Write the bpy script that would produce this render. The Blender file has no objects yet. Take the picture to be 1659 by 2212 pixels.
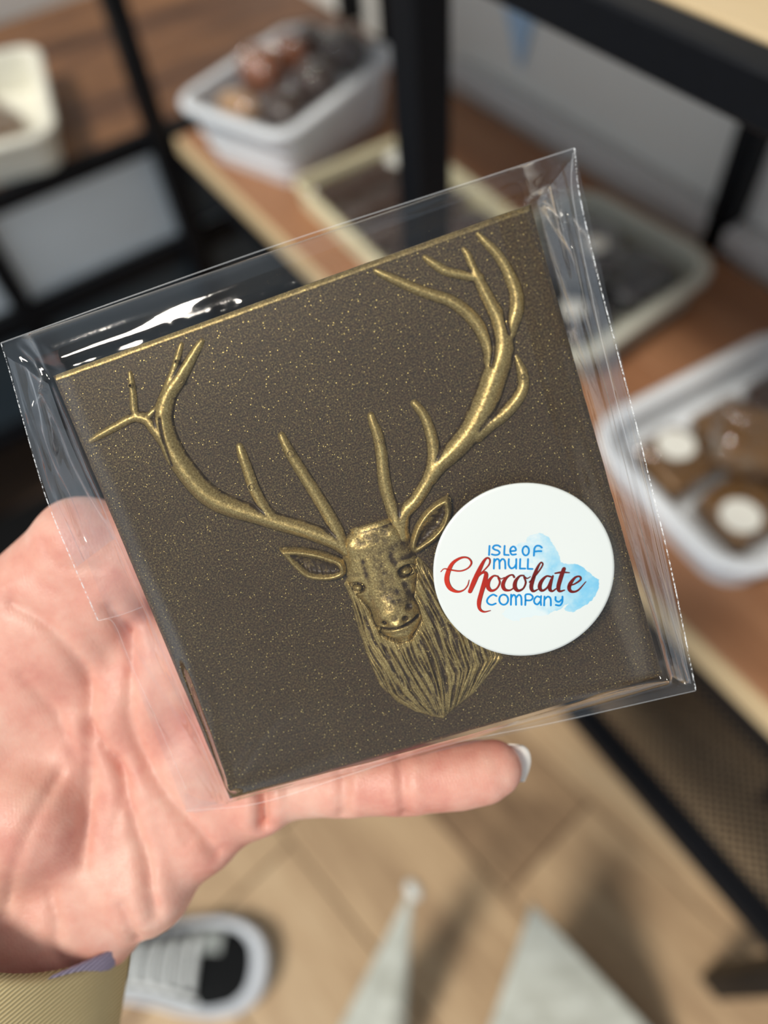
import bpy, bmesh, math, random
import numpy as np
from mathutils import Matrix, Vector

# ------------------------------------------------------------------ camera
scene = bpy.context.scene
col = scene.collection
FPX, CX, CY = 1600.0, 829.5, 1106.0           # focal length in pixels of the 1659 x 2212 frame
RW = np.array([[0.562208, 0.660853, -0.497188],
               [0.823794, -0.500378, 0.266432],
               [-0.072709, -0.55937, -0.825723]])   # world axes from (right, down, forward)
CAM = np.array([0.0, 0.0, 1.15])
cam_data = bpy.data.cameras.new('camera')
cam = bpy.data.objects.new('camera', cam_data)
col.objects.link(cam)
scene.camera = cam
cam_data.sensor_fit = 'VERTICAL'
cam_data.sensor_height = 36.0
cam_data.sensor_width = 27.0
cam_data.lens = FPX / 2212.0 * 36.0
cam_data.clip_start = 0.005
cam_data.clip_end = 100
_m = np.eye(4)
_m[:3, 0], _m[:3, 1], _m[:3, 2], _m[:3, 3] = RW[:, 0], -RW[:, 1], -RW[:, 2], CAM
cam.matrix_world = Matrix(_m.tolist())
cam_data.dof.use_dof = True
cam_data.dof.focus_distance = 0.152
cam_data.dof.aperture_fstop = cam_data.lens / 5.0
cam_data.dof.aperture_blades = 0

# ------------------------------------------------------------------ world, sun, windows, exposure
world = bpy.data.worlds.new('daylight')
scene.world = world
world.use_nodes = True
_nt = world.node_tree
_bg = _nt.nodes['Background']
_bg.inputs['Color'].default_value = (0.80, 0.90, 1.0, 1)
_bg.inputs['Strength'].default_value = 0.60

sun_data = bpy.data.lights.new('sun', 'SUN')
sun = bpy.data.objects.new('sun', sun_data)
col.objects.link(sun)
sun_data.energy = 2.7
sun_data.angle = math.radians(13)
sun_data.color = (1.0, 0.93, 0.82)
sun.rotation_euler = Vector((0.06, -0.56, 0.83)).to_track_quat('Z', 'Y').to_euler()

scene.view_settings.view_transform = 'Standard'
scene.view_settings.look = 'None'
scene.view_settings.gamma = 1.0
scene.view_settings.use_curve_mapping = False
scene.view_settings.exposure = 0.0

# ------------------------------------------------------------------ helpers
def srgb(r, g, b):
    def c(v):
        v /= 255.0
        return v / 12.92 if v <= 0.04045 else ((v + 0.055) / 1.055) ** 2.4
    return (c(r), c(g), c(b), 1.0)

class NT:
    def __init__(self, name):
        self.m = bpy.data.materials.new(name)
        self.m.use_nodes = True
        self.t = self.m.node_tree
        self.t.nodes.clear()
        self.out = self.t.nodes.new('ShaderNodeOutputMaterial')
    def n(self, kind, **kw):
        nd = self.t.nodes.new('ShaderNode' + kind)
        for k, v in kw.items():
            if k.startswith('i_'):
                key = k[2:].replace('_', ' ')
                nd.inputs[int(key) if key.isdigit() else key].default_value = v
            else:
                setattr(nd, k, v)
        return nd
    def l(self, a, b):
        self.t.links.new(a, b)
    def surf(self, a):
        self.l(a, self.out.inputs['Surface'])
        return self.m
    def coords(self, scale=(1, 1, 1), rot=(0, 0, 0), kind='Object'):
        tc = self.n('TexCoord')
        mp = self.n('Mapping')
        mp.inputs['Scale'].default_value = scale
        mp.inputs['Rotation'].default_value = rot
        self.l(tc.outputs[kind], mp.inputs['Vector'])
        return mp.outputs['Vector']
    def noise(self, vec, scale, detail=3, rough=0.55, dist=0.0):
        nd = self.n('TexNoise')
        nd.inputs['Scale'].default_value = scale
        nd.inputs['Detail'].default_value = detail
        nd.inputs['Roughness'].default_value = rough
        nd.inputs['Distortion'].default_value = dist
        if vec is not None:
            self.l(vec, nd.inputs['Vector'])
        return nd.outputs['Fac']
    def ramp(self, fac, stops, interp='LINEAR'):
        nd = self.n('ValToRGB')
        nd.color_ramp.interpolation = interp
        e = nd.color_ramp.elements
        while len(e) > 1:
            e.remove(e[-1])
        e[0].position, e[0].color = stops[0]
        for p, c in stops[1:]:
            x = e.new(p)
            x.color = c
        self.l(fac, nd.inputs['Fac'])
        return nd.outputs['Color']
    def mix(self, a, b, fac):
        nd = self.n('Mix', data_type='RGBA')
        for s, v in ((0, fac), (6, a), (7, b)):
            if hasattr(v, 'links') or hasattr(v, 'is_linked'):
                self.l(v, nd.inputs[s])
            else:
                nd.inputs[s].default_value = v
        return nd.outputs[2]
    def math(self, op, a, b=0.5, clamp=False):
        nd = self.n('Math', operation=op, use_clamp=clamp)
        for s, v in ((0, a), (1, b)):
            if hasattr(v, 'is_linked'):
                self.l(v, nd.inputs[s])
            else:
                nd.inputs[s].default_value = v
        return nd.outputs[0]
    def bump(self, h, strength=0.3, dist=0.001, normal=None):
        nd = self.n('Bump')
        nd.inputs['Strength'].default_value = strength
        nd.inputs['Distance'].default_value = dist
        self.l(h, nd.inputs['Height'])
        if normal is not None:
            self.l(normal, nd.inputs['Normal'])
        return nd.outputs['Normal']
    def bsdf(self, color=(.8, .8, .8, 1), rough=0.5, metal=0.0, spec=0.5, normal=None, **kw):
        nd = self.n('BsdfPrincipled')
        for k, v in (('Base Color', color), ('Roughness', rough), ('Metallic', metal), ('Specular IOR Level', spec)):
            if hasattr(v, 'is_linked'):
                self.l(v, nd.inputs[k])
            else:
                nd.inputs[k].default_value = v
        if normal is not None:
            self.l(normal, nd.inputs['Normal'])
        for k, v in kw.items():
            nd.inputs[k.replace('_', ' ')].default_value = v
        return nd.outputs[0]

def plain(name, color, rough=0.5, metal=0.0, spec=0.5, noise=0.0, nscale=40.0, bump=0.0, **kw):
    t = NT(name)
    c = color
    nrm = None
    if noise > 0 or bump > 0:
        v = t.coords()
        nz = t.noise(v, nscale, 4)
        if noise > 0:
            lo = tuple(x * (1 - noise) for x in color[:3]) + (1,)
            hi = tuple(min(1, x * (1 + noise)) for x in color[:3]) + (1,)
            c = t.ramp(nz, [(0.3, lo), (0.7, hi)])
        if bump > 0:
            nrm = t.bump(nz, bump, 0.001)
    return t.surf(t.bsdf(c, rough, metal, spec, nrm, **kw))

def link(o, parent=None, label=None, cat=None, group=None, kind=None):
    col.objects.link(o)
    if parent is not None:
        o.parent = parent
    if label: o['label'] = label
    if cat: o['category'] = cat
    if group: o['group'] = group
    if kind: o['kind'] = kind
    return o

def thing(name, label, cat, loc=(0, 0, 0), rotz=0.0, group=None, matrix=None):
    o = bpy.data.objects.new(name, None)
    o.empty_display_size = 0.02
    link(o, None, label, cat, group)
    if matrix is not None:
        o.matrix_world = matrix
    else:
        o.location = loc
        o.rotation_euler = (0, 0, rotz)
    return o

def mesh_data(name, verts, faces, mat=None, smooth=True):
    me = bpy.data.meshes.new(name)
    me.from_pydata([tuple(map(float, v)) for v in verts], [], [tuple(map(int, f)) for f in faces])
    if mat is not None:
        me.materials.append(mat)
    if smooth:
        me.shade_smooth()
    me.update()
    return me

def obj(name, verts, faces, mat, parent=None, smooth=True, **kw):
    return link(bpy.data.objects.new(name, mesh_data(name, verts, faces, mat, smooth)), parent, **kw)

def bm_obj(name, bm, mat, parent=None, smooth=False, **kw):
    me = bpy.data.meshes.new(name)
    bm.normal_update()
    bm.to_mesh(me)
    bm.free()
    if mat is not None:
        me.materials.append(mat)
    if smooth:
        me.shade_smooth()
    return link(bpy.data.objects.new(name, me), parent, **kw)

def add_box(bm, x0, x1, y0, y1, z0, z1, bevel=0.0, seg=1):
    r = bmesh.ops.create_cube(bm, size=1.0)
    vs = r['verts']
    for v in vs:
        v.co = Vector(((x0 + x1) / 2 + v.co.x * (x1 - x0), (y0 + y1) / 2 + v.co.y * (y1 - y0), (z0 + z1) / 2 + v.co.z * (z1 - z0)))
    if bevel > 0:
        es = list({e for v in vs for e in v.link_edges})
        bmesh.ops.bevel(bm, geom=es, offset=bevel, segments=seg, affect='EDGES', profile=0.5)
    return bm

def box(name, x0, x1, y0, y1, z0, z1, mat, parent=None, bevel=0.002, seg=1, **kw):
    bm = bmesh.new()
    add_box(bm, x0, x1, y0, y1, z0, z1, bevel, seg)
    return bm_obj(name, bm, mat, parent, **kw)

def smoothstep(a, b, x):
    t = np.clip((x - a) / (b - a), 0, 1)
    return t * t * (3 - 2 * t)

def catmull(pts, n=8):
    p = np.asarray(pts, float)
    if len(p) < 3:
        return np.array([p[0] + (p[-1] - p[0]) * t for t in np.linspace(0, 1, n + 1)])
    q = np.vstack([2 * p[0] - p[1], p, 2 * p[-1] - p[-2]])
    out = []
    for i in range(1, len(q) - 2):
        for t in np.linspace(0, 1, n, endpoint=False):
            a, b, c, d = q[i - 1], q[i], q[i + 1], q[i + 2]
            out.append(0.5 * (2 * b + (c - a) * t + (2 * a - 5 * b + 4 * c - d) * t * t + (3 * b - a - 3 * c + d) * t ** 3))
    out.append(p[-1])
    return np.array(out)

def vnoise(x, y, seed=0):
    """smooth value noise on numpy arrays"""
    xi, yi = np.floor(x).astype(np.int64), np.floor(y).astype(np.int64)
    xf, yf = x - xi, y - yi
    def h(a, b):
        n = (a * 374761393 + b * 668265263 + seed * 974711) & 0x7fffffff
        n = ((n ^ (n >> 13)) * 1274126177) & 0x7fffffff
        return ((n ^ (n >> 16)) & 0xffff) / 65535.0
    u, v = xf * xf * (3 - 2 * xf), yf * yf * (3 - 2 * yf)
    return (h(xi, yi) * (1 - u) + h(xi + 1, yi) * u) * (1 - v) + (h(xi, yi + 1) * (1 - u) + h(xi + 1, yi + 1) * u) * v

def seg_dist(X, Y, pts):
    """distance to a polyline, and the interpolated third value (radius) at the closest place"""
    best = np.full(X.shape, 1e9)
    rad = np.zeros(X.shape)
    for a, b in zip(pts[:-1], pts[1:]):
        dx, dy = b[0] - a[0], b[1] - a[1]
        L = dx * dx + dy * dy + 1e-18
        t = np.clip(((X - a[0]) * dx + (Y - a[1]) * dy) / L, 0, 1)
        d = np.hypot(X - a[0] - t * dx, Y - a[1] - t * dy)
        r = a[2] + t * (b[2] - a[2])
        m = (d - r) < (best - rad)
        best = np.where(m, d, best)
        rad = np.where(m, r, rad)
    return best, rad

# the chocolate's own frame: x along its top edge, y up its side, z out of its face (metres)
RB = np.array([[0.38369, -0.700553, 0.601671],
               [0.904022, 0.151963, -0.399564],
               [0.188484, 0.697233, 0.691622]])
TB = CAM + np.array([-0.075131, 0.035465, -0.127402])
MB = Matrix([[*RB[i], TB[i]] for i in range(3)] + [[0, 0, 0, 1]])

def face_xy(px, py, z=0.0):
    """a traced photo point as (x, y) on the plane z of the chocolate's own frame"""
    v = RB.T @ (RW @ np.array([(px - CX) / FPX, (py - CY) / FPX, 1.0]))
    o = RB.T @ (CAM - TB)
    t = (z - o[2]) / v[2]
    return o[0] + t * v[0], o[1] + t * v[1]

def ground(px, py, z):
    """the place on the horizontal plane z that a photo point shows"""
    v = RW @ np.array([(px - CX) / FPX, (py - CY) / FPX, 1.0])
    t = (z - CAM[2]) / v[2]
    return CAM + t * v
# ================================================================== room shell
def wood(name, stops, rot=0.0, stretch=14.0, scale=9.0, rough=0.5, bump=0.12):
    t = NT(name)
    tc = t.n('TexCoord'); mp = t.n('Mapping')
    mp.inputs['Rotation'].default_value = (0, 0, rot)
    mp.inputs['Scale'].default_value = (1.0, stretch, stretch)
    oi = t.n('ObjectInfo')
    add = t.n('VectorMath', operation='ADD')
    sc = t.n('VectorMath', operation='SCALE')
    cmb = t.n('CombineXYZ')
    for k in range(3): t.l(oi.outputs['Random'], cmb.inputs[k])
    t.l(cmb.outputs[0], sc.inputs[0]); sc.inputs['Scale'].default_value = 7.0
    t.l(tc.outputs['Object'], add.inputs[0]); t.l(sc.outputs[0], add.inputs[1])
    t.l(add.outputs[0], mp.inputs['Vector'])
    v = mp.outputs['Vector']
    a = t.noise(v, scale * 0.28, 4, 0.6, 0.6)
    b = t.noise(v, scale * 2.2, 5, 0.65)
    f_ = t.math('ADD', t.math('MULTIPLY', a, 0.7), t.math('MULTIPLY', b, 0.3))
    f_ = t.math('ADD', f_, t.math('MULTIPLY', t.math('SUBTRACT', oi.outputs['Random'], 0.5), 0.18))
    c = t.ramp(f_, stops)
    return t.surf(t.bsdf(c, rough, 0, 0.35, t.bump(b, bump, 0.001)))
MAT_FLOOR = wood('pale oak floor', [(0.28, srgb(112, 88, 66)), (0.42, srgb(158, 130, 100)), (0.58, srgb(188, 160, 126)), (0.75, srgb(206, 182, 148))], 0, 7, 7)
MAT_SHELF = wood('warm brown shelf wood', [(0.25, srgb(110, 76, 56)), (0.5, srgb(150, 106, 76)), (0.75, srgb(178, 132, 98))], 0, 10, 6)
MAT_SHELF_EDGE = wood('pale shelf edge', [(0.25, srgb(196, 168, 126)), (0.75, srgb(226, 204, 164))], 0, 10, 6)
MAT_DARKWOOD = wood('dark brown shelf wood', [(0.3, srgb(64, 44, 32)), (0.45, srgb(98, 68, 50)), (0.58, srgb(134, 96, 66)), (0.72, srgb(160, 120, 84))], 0, 6, 7)
MAT_WALL = plain('grey white wall paint', srgb(236, 236, 232), 0.6, 0, 0.3, noise=0.03, nscale=3)
MAT_STEEL = plain('black powder coated steel', srgb(9, 12, 18), 0.5, 0, 0.22, noise=0.2, nscale=300, bump=0.05)
MAT_PANEL_DARK = plain('slate and shaded panel', srgb(66, 78, 86), 0.45, 0, 0.4, noise=0.03, nscale=8)
MAT_PANEL = plain('light grey panel', srgb(226, 236, 242), 0.45, 0, 0.4, noise=0.03, nscale=8)

def structure(name, o):
    o['kind'] = 'structure'
    return o
# floor base (dark joints) and its planks
fl_ = structure('floor', box('floor', -1.70, 1.6, -1.5, 0.76, -0.05, -0.0035, plain('dark floor joint', srgb(70, 52, 38), 0.8), bevel=0))
PA = math.radians(8.0)
pu, pv = np.array([math.cos(PA), math.sin(PA)]), np.array([-math.sin(PA), math.cos(PA)])
PLW = 0.178
rnd = random.Random(11)
plank_lengths = {}
def plank_mesh(L):
    if L not in plank_lengths:
        bm = bmesh.new()
        add_box(bm, 0.0015, L - 0.0015, 0.0012, PLW - 0.0012, -0.012, 0, 0.0018)
        me = bpy.data.meshes.new('plank')
        bm.to_mesh(me); bm.free()
        me.materials.append(MAT_FLOOR)
        plank_lengths[L] = me
    return plank_lengths[L]
base_v = 0.155            # a joint that the photo shows
for r in range(-10, 4):
    u = -1.72 + 0.14 * max(0, r) + rnd.uniform(-0.3, 0.0)
    while u < 1.5:
        L = rnd.choice((0.62, 0.8, 0.95))
        p = pu * u + pv * (base_v + r * PLW)
        c = pu * (u + L / 2) + pv * (base_v + (r + .5) * PLW)
        e = pu * (u + L) + pv * (base_v + (r + 1) * PLW)
        if p[0] - 0.03 > -1.69 and e[0] < 1.58 and e[1] < 0.735 and p[1] > -1.49:
            o = bpy.data.objects.new('plank', plank_mesh(L))
            o.location = (p[0], p[1], 0)
            o.rotation_euler = (0, 0, PA)
            link(o, fl_)
        u += L
wb = structure('wall_back', box('wall_back', -1.70, 1.6, 0.745, 0.80, 0, 2.4, MAT_WALL, bevel=0))
wl = structure('wall_left', box('wall_left', -1.75, -1.70, -1.5, 0.80, 0, 2.4, MAT_WALL, bevel=0))
ce = structure('ceiling', box('ceiling', -1.75, 1.6, 0.10, 0.80, 2.401, 2.46, plain('white ceiling paint', srgb(225, 225, 222), 0.7), bevel=0))  # unseen partial ceiling, added and cut back to shape the light
tr = structure('trim_1', box('trim_1', -0.95, 1.2, 0.712, 0.744, 0.5705, 0.602, plain('white ledge paint', srgb(206, 208, 210), 0.4), bevel=0.004))

# ================================================================== shelving along the back wall
ZSH = 0.57
unit = thing('shelving_unit', 'black steel shelving unit with warm wooden shelves standing along the wall', 'shelf', (-0.4, 0.5, 0))
def ub(name, x0, x1, y0, y1, z0, z1, mat=MAT_STEEL, bevel=0.002, parent=unit, **kw):
    ox, oy, oz = parent.location
    return box(name, x0 - ox, x1 - ox, y0 - oy, y1 - oy, z0 - oz, z1 - oz, mat, parent, bevel, **kw)
PW = 0.030
for px_, py_, top in ((-1.12, 0.300, 1.9), (-0.43, 0.302, 1.9), (-0.43, 0.727, 1.9), (0.165, 0.302, 1.9), (0.165, 0.727, 1.9), (-1.12, 0.728, 1.0)):
    ub('post', px_ - PW / 2, px_ + PW / 2, py_ - PW / 2, min(py_ + PW / 2, .7435), 0.0005, top)
ub('post', -1.255, -1.225, 0.708, 0.7435, ZSH + 0.0005, 1.2)
# tray shelf: boards with pale front edging, black beam below
ub('shelf_board', -1.10, 0.20, 0.3255, 0.515, ZSH - 0.022, ZSH, MAT_SHELF, 0.0015)
ub('shelf_board', -1.10, 0.20, 0.517, 0.708, ZSH - 0.022, ZSH, MAT_SHELF, 0.0015)
ub('shelf_edging', -1.10, 0.20, 0.318, 0.3255, ZSH - 0.024, ZSH - 0.0005, MAT_SHELF_EDGE, 0.001)
ub('beam', -1.10, 0.20, 0.318, 0.345, ZSH - 0.060, ZSH - 0.0245)
ub('beam', -1.10, 0.20, 0.69, 0.71, ZSH - 0.060, ZSH - 0.0245)
ub('beam', -1.13, -1.105, 0.316, 0.712, ZSH - 0.050, ZSH + 0.004)
# upper shelf; unseen left stretch added to shade the wall and basket
ub('beam', -0.414, 0.75, 0.298, 0.318, 0.966, 0.990)
ub('beam', -1.104, -0.446, 0.298, 0.318, 0.966, 0.990)
ub('shelf_board', -1.10, 0.75, 0.3205, 0.52, 0.966, 0.9905, MAT_SHELF_EDGE, 0.0015)
ub('shelf_board', -1.10, 0.75, 0.5225, 0.71, 0.966, 0.9905, MAT_SHELF, 0.0015)
# low mesh shelf
ZM = 0.262
ub('mesh_frame', -0.414, 0.15, 0.300, 0.330, ZM - 0.022, ZM + 0.003)
ub('mesh_frame', -0.414, 0.15, 0.690, 0.712, ZM - 0.022, ZM + 0.003)
ub('mesh_frame', 0.128, 0.150, 0.331, 0.689, ZM - 0.022, ZM + 0.003)
ub('mesh_frame', -0.414, -0.394, 0.331, 0.689, ZM - 0.022, ZM + 0.003)
def wire_mesh():
    vs, fs = [], []
    def bar(ax, ay, bx, by, w, z):
        d = np.array([bx - ax, by - ay]); d /= np.linalg.norm(d)
        n = np.array([-d[1], d[0]]) * w
        b = len(vs)
        for q in ((ax, ay), (bx, by)):
            for s_, dz in ((1, 0), (-1, 0), (-1, -0.0016), (1, -0.0016)):
                vs.append((q[0] + n[0] * s_ - unit.location[0], q[1] + n[1] * s_ - unit.location[1], z + dz))
        for k in range(4):
            fs.append((b + k, b + (k + 1) % 4, b + 4 + (k + 1) % 4, b + 4 + k))
    x0, x1, y0, y1 = -0.394, 0.128, 0.330, 0.690
    st_ = 0.0105
    c = -0.5
    while c < 1.0:
        # diagonals x - x0 = +-(y - y0) + c
        for sg in (1, -1):
            pts = []
            for y in (y0, y1):
                x = x0 + c + (sg * (y - y0))
                pts.append((x, y))
            (xa, ya), (xb, yb) = pts
            if xa > xb: (xa, ya), (xb, yb) = (xb, yb), (xa, ya)
            if xb <= x0 or xa >= x1: continue
            if xa < x0:
                t_ = (x0 - xa) / (xb - xa); ya, xa = ya + (yb - ya) * t_, x0
            if xb > x1:
                t_ = (x1 - xa) / (xb - xa); yb, xb = ya + (yb - ya) * t_, x1
            bar(xa, ya, xb, yb, 0.0014, ZM if sg > 0 else ZM - 0.0012)
        c += st_
    return obj('wire_mesh', vs, fs, MAT_STEEL, unit, smooth=False, label='black diamond wire mesh of the low shelf', kind='stuff')
wire_mesh()

# ================================================================== side unit at right angles, along the other wall
side_unit = thing('side_unit', 'dark brown wooden counter with black frame and light grey panels, set at right angles', 'shelf', (-1.4, 0.0, 0))
def sb(name, *a, **kw):
    return ub(name, *a, parent=side_unit, **kw)
for k, (a, b) in enumerate(((-1.155, -1.345), (-1.348, -1.545), (-1.548, -1.694))):
    bm = bmesh.new()
    add_box(bm, -0.75, 0.72, -abs(b - a) / 2, abs(b - a) / 2, -0.022, 0, 0.0015)
    o = bm_obj('counter_board', bm, MAT_DARKWOOD, side_unit)
    o.location = ((a + b) / 2 + 1.4, 0.0, ZSH)
    o.rotation_euler = (0, 0, math.pi / 2)
sb('beam', -1.154, -1.137, -0.75, 0.72, ZSH - 0.030, ZSH + 0.001)
sb('rail', -1.157, -1.137, -0.75, 0.72, 0.345, 0.385)
sb('rail', -1.157, -1.137, -0.75, 0.72, 0.15, 0.172)
for yy in (0.005, -0.27, -0.55):
    sb('post', -1.157, -1.136, yy - 0.016, yy + 0.016, 0.0005, ZSH - 0.031)
sb('post', -1.157, -1.137, 0.300, 0.330, 0.0005, ZSH - 0.031)
sb('post', -1.157, -1.137, 0.520, 0.545, 0.0005, ZSH - 0.031)
for y0, y1 in ((-0.534, -0.286), (-0.254, -0.011), (0.021, 0.300), (0.330, 0.520)):
    for z0, z1 in ((0.385, ZSH - 0.031), (0.172, 0.345)):
        sb('panel', -1.172, -1.160, y0 + .001, y1 - .001, z0 + .001, z1 - .001, mat=MAT_PANEL if (z0 > 0.3 and y0 < 0.3) else MAT_PANEL_DARK, bevel=0.001)  # dark end panels carry the shade under the wooden shelf in their colour
# ================================================================== trays and baskets with their goods
def rr(w, d, r, n=6):
    pts = []
    for cx_, cy_, a0 in ((w / 2 - r, d / 2 - r, 0), (-w / 2 + r, d / 2 - r, 90), (-w / 2 + r, -d / 2 + r, 180), (w / 2 - r, -d / 2 + r, 270)):
        for k in range(n + 1):
            a = math.radians(a0 + 90 * k / n)
            pts.append((cx_ + r * math.cos(a), cy_ + r * math.sin(a)))
    return pts
def loft(layers, cap0=True, cap1=True):
    vs, fs = [], []
    n = len(layers[0][0])
    for ring, z in layers:
        for p in ring:
            vs.append((p[0], p[1], z))
    for k in range(len(layers) - 1):
        for i in range(n):
            fs.append((k * n + i, k * n + (i + 1) % n, (k + 1) * n + (i + 1) % n, (k + 1) * n + i))
    if cap0: fs.append(tuple(reversed(range(n))))
    if cap1: fs.append(tuple((len(layers) - 1) * n + i for i in range(n)))
    return vs, fs
def tray(name, label, cat, x, y, z, rot, w, d, h, flare, mat, r=0.03, wall=0.004, lip=0.010, ribs=0, group=None):
    t = thing(name, label, cat, (x, y, z + 0.0005), rot, group)
    f0 = 1 - flare
    vs, fs = loft([(rr(w * f0, d * f0, r * f0), 0), (rr(w - 2 * lip, d - 2 * lip, r), h - 0.004),
                   (rr(w - 2 * lip - 2 * wall, d - 2 * lip - 2 * wall, r - wall), h - 0.004), (rr(w * f0 - 2 * wall, d * f0 - 2 * wall, r * f0 - wall * .5), wall)])
    obj('tray_body', vs, fs, mat, t, smooth=False)
    vs, fs = loft([(rr(w - 2 * lip, d - 2 * lip, r), h - 0.012), (rr(w, d, r + lip), h - 0.010), (rr(w + .001, d + .001, r + lip), h - 0.003), (rr(w - .004, d - .004, r + lip), h),
                   (rr(w - 2 * lip - 2 * wall, d - 2 * lip - 2 * wall, r - wall), h), (rr(w - 2 * lip - 2 * wall, d - 2 * lip - 2 * wall, r - wall), h - .0039)], False, False)
    obj('rim', vs, fs, mat, t, smooth=True)
    for k in range(ribs):
        f_ = (k + 1) / (ribs + 1)
        e = f0 + (1 - f0) * f_
        W, D = (w - 2 * lip * f_) * e + .002, (d - 2 * lip * f_) * e + .002
        vs, fs = loft([(rr(W, D, r), h * f_ - .003), (rr(W + .004, D + .004, r), h * f_), (rr(W, D, r), h * f_ + .003)], False, False)
        obj('rib', vs, fs, mat, t)
    return t
MAT_WHITE_PLASTIC = plain('white plastic', srgb(236, 242, 248), 0.35, 0, 0.5, noise=0.03, nscale=30)
MAT_CREAM = plain('cream card', srgb(226, 218, 184), 0.6, 0, 0.3, noise=0.03, nscale=30)
MAT_IVORY = plain('ivory enamel', srgb(236, 234, 220), 0.35, 0, 0.5, noise=0.03, nscale=30)
MAT_GREYWHITE = plain('off white enamel', srgb(200, 202, 190), 0.35, 0, 0.5, noise=0.03, nscale=30)
tray('basket', 'deep white plastic basket filled with bagged chocolates on the wooden shelf', 'basket', -0.972, 0.462, ZSH, math.radians(20), 0.205, 0.265, 0.088, 0.22, MAT_WHITE_PLASTIC, 0.028, ribs=3)
tray('tray', 'cream card tray of dark chocolate slabs beside the white basket', 'tray', -0.700, 0.462, ZSH, math.radians(-2), 0.262, 0.185, 0.034, 0.06, MAT_CREAM, 0.008, lip=0.004)
tray('tray', 'off white enamel tray of black wrapped packets near the wall ledge', 'tray', -0.462, 0.525, ZSH, math.radians(4), 0.215, 0.24, 0.046, 0.12, MAT_GREYWHITE, 0.035)
tray('tray', 'white enamel tray of glittering golden packets at the front of the wooden shelf', 'tray', -0.180, 0.490, ZSH, math.radians(-5), 0.200, 0.26, 0.046, 0.12, MAT_WHITE_PLASTIC, 0.035)
tray('tray', 'white and cream tray alone on the dark brown counter', 'tray', -1.290, 0.085, ZSH, math.radians(-14), 0.30, 0.24, 0.060, 0.12, MAT_IVORY, 0.03)

MAT_CRINKLE = None
def crinkle():
    t = NT('crinkled clear wrap')
    v = t.coords()
    nz = t.noise(v, 70, 4, 0.6)
    nrm = t.bump(nz, 0.35, 0.004)
    lw = t.n('LayerWeight'); lw.inputs['Blend'].default_value = 0.5
    t.l(nrm, lw.inputs['Normal'])
    fac = t.math('ADD', t.math('MULTIPLY', t.math('POWER', lw.outputs['Facing'], 3.0), 0.8), 0.08, clamp=True)
    tr_ = t.n('BsdfTransparent'); gl = t.n('BsdfGlossy')
    gl.inputs['Roughness'].default_value = 0.06
    gl.inputs['Color'].default_value = (1, 1, 1, 1)
    t.l(nrm, gl.inputs['Normal'])
    mx = t.n('MixShader')
    t.l(fac, mx.inputs[0]); t.l(tr_.outputs[0], mx.inputs[1]); t.l(gl.outputs[0], mx.inputs[2])
    return t.surf(mx.outputs[0])
MAT_CRINKLE = crinkle()
CH = {'dark': plain('dark chocolate', srgb(58, 40, 32), 0.35, 0, 0.5, noise=0.3, nscale=60, bump=0.3),
      'milk': plain('milk chocolate', srgb(134, 78, 42), 0.4, 0, 0.5, noise=0.25, nscale=60, bump=0.3),
      'tan': plain('caramel coloured chocolate', srgb(188, 152, 116), 0.5, 0, 0.4, noise=0.2, nscale=80, bump=0.3),
      'black': plain('black chocolate', srgb(36, 36, 44), 0.3, 0, 0.6, noise=0.3, nscale=50, bump=0.2),
      'gold': plain('golden brown chocolate', srgb(122, 92, 58), 0.32, 0.35, 0.5, noise=0.35, nscale=90, bump=0.4)}
def lump(rx, ry, rz, seed, rough=0.12, n=20, m=14, pw=1.0):
    rnd_ = np.random.RandomState(seed)
    ph = rnd_.uniform(0, 6.28, 8)
    vs, fs = [], []
    for j in range(m + 1):
        v = math.pi * j / m
        for i in range(n):
            u = 2 * math.pi * i / n
            d = np.array([math.sin(v) * math.cos(u), math.sin(v) * math.sin(u), math.cos(v)])
            s = np.sign(d) * np.abs(d) ** pw
            k = 1 + rough * (math.sin(3 * d[0] * 2 + ph[0]) * math.sin(4 * d[1] + ph[1]) + 0.6 * math.sin(7 * d[0] + 5 * d[2] + ph[2]) * math.sin(6 * d[1] + ph[3]))
            vs.append((rx * s[0] * k, ry * s[1] * k, rz * s[2] * k))
    for j in range(m):
        for i in range(n):
            fs.append((j * n + i, (j + 1) * n + i, (j + 1) * n + (i + 1) % n, j * n + (i + 1) % n))
    return vs, fs
def disc(r, z, n=28):
    return [(r * math.cos(2 * math.pi * i / n), r * math.sin(2 * math.pi * i / n), z) for i in range(n)]
_seed = [0]
def packet(label, kind, x, y, z, rot, size, group, sticker_at=None, tiltx=0.0, tilty=0.0, pw=0.55, name='wrapped_chocolate', sr=0.021):
    """size = half extents; z = height of the underside"""
    _seed[0] += 1
    k = _seed[0]
    t = thing(name, label, 'chocolate', (x, y, z + size[2] * 1.12), 0, group)
    t.rotation_euler = (tiltx, tilty, rot)
    vs, fs = lump(size[0] * .94, size[1] * .94, size[2] * .90, k, 0.04, pw=pw)
    obj('chocolate', vs, fs, CH[kind], t)
    vs, fs = lump(size[0], size[1], size[2], k + 50, 0.03, 26, 16, pw=pw)
    rr_ = np.random.RandomState(k)
    vs = [np.array(v) * (1 + rr_.uniform(-.035, .06)) + np.array([0, 0, rr_.uniform(-.0015, .002)]) for v in vs]
    obj('wrapper', vs, fs, MAT_CRINKLE, t, smooth=False)
    if sticker_at is not None:
        a = disc(sr, 0); b = disc(sr * 1.0, -0.0012)
        n = len(a)
        f_ = [tuple(range(n))] + [(i, n + i, n + (i + 1) % n, (i + 1) % n) for i in range(n)] + [tuple(reversed(range(n, 2 * n)))]
        o = obj('round_sticker', a + b, f_, MAT_STICKER_BG, t, smooth=False)
        o.location = (sticker_at[0], sticker_at[1], size[2] * 1.10 + 0.001)
    return t
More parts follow.
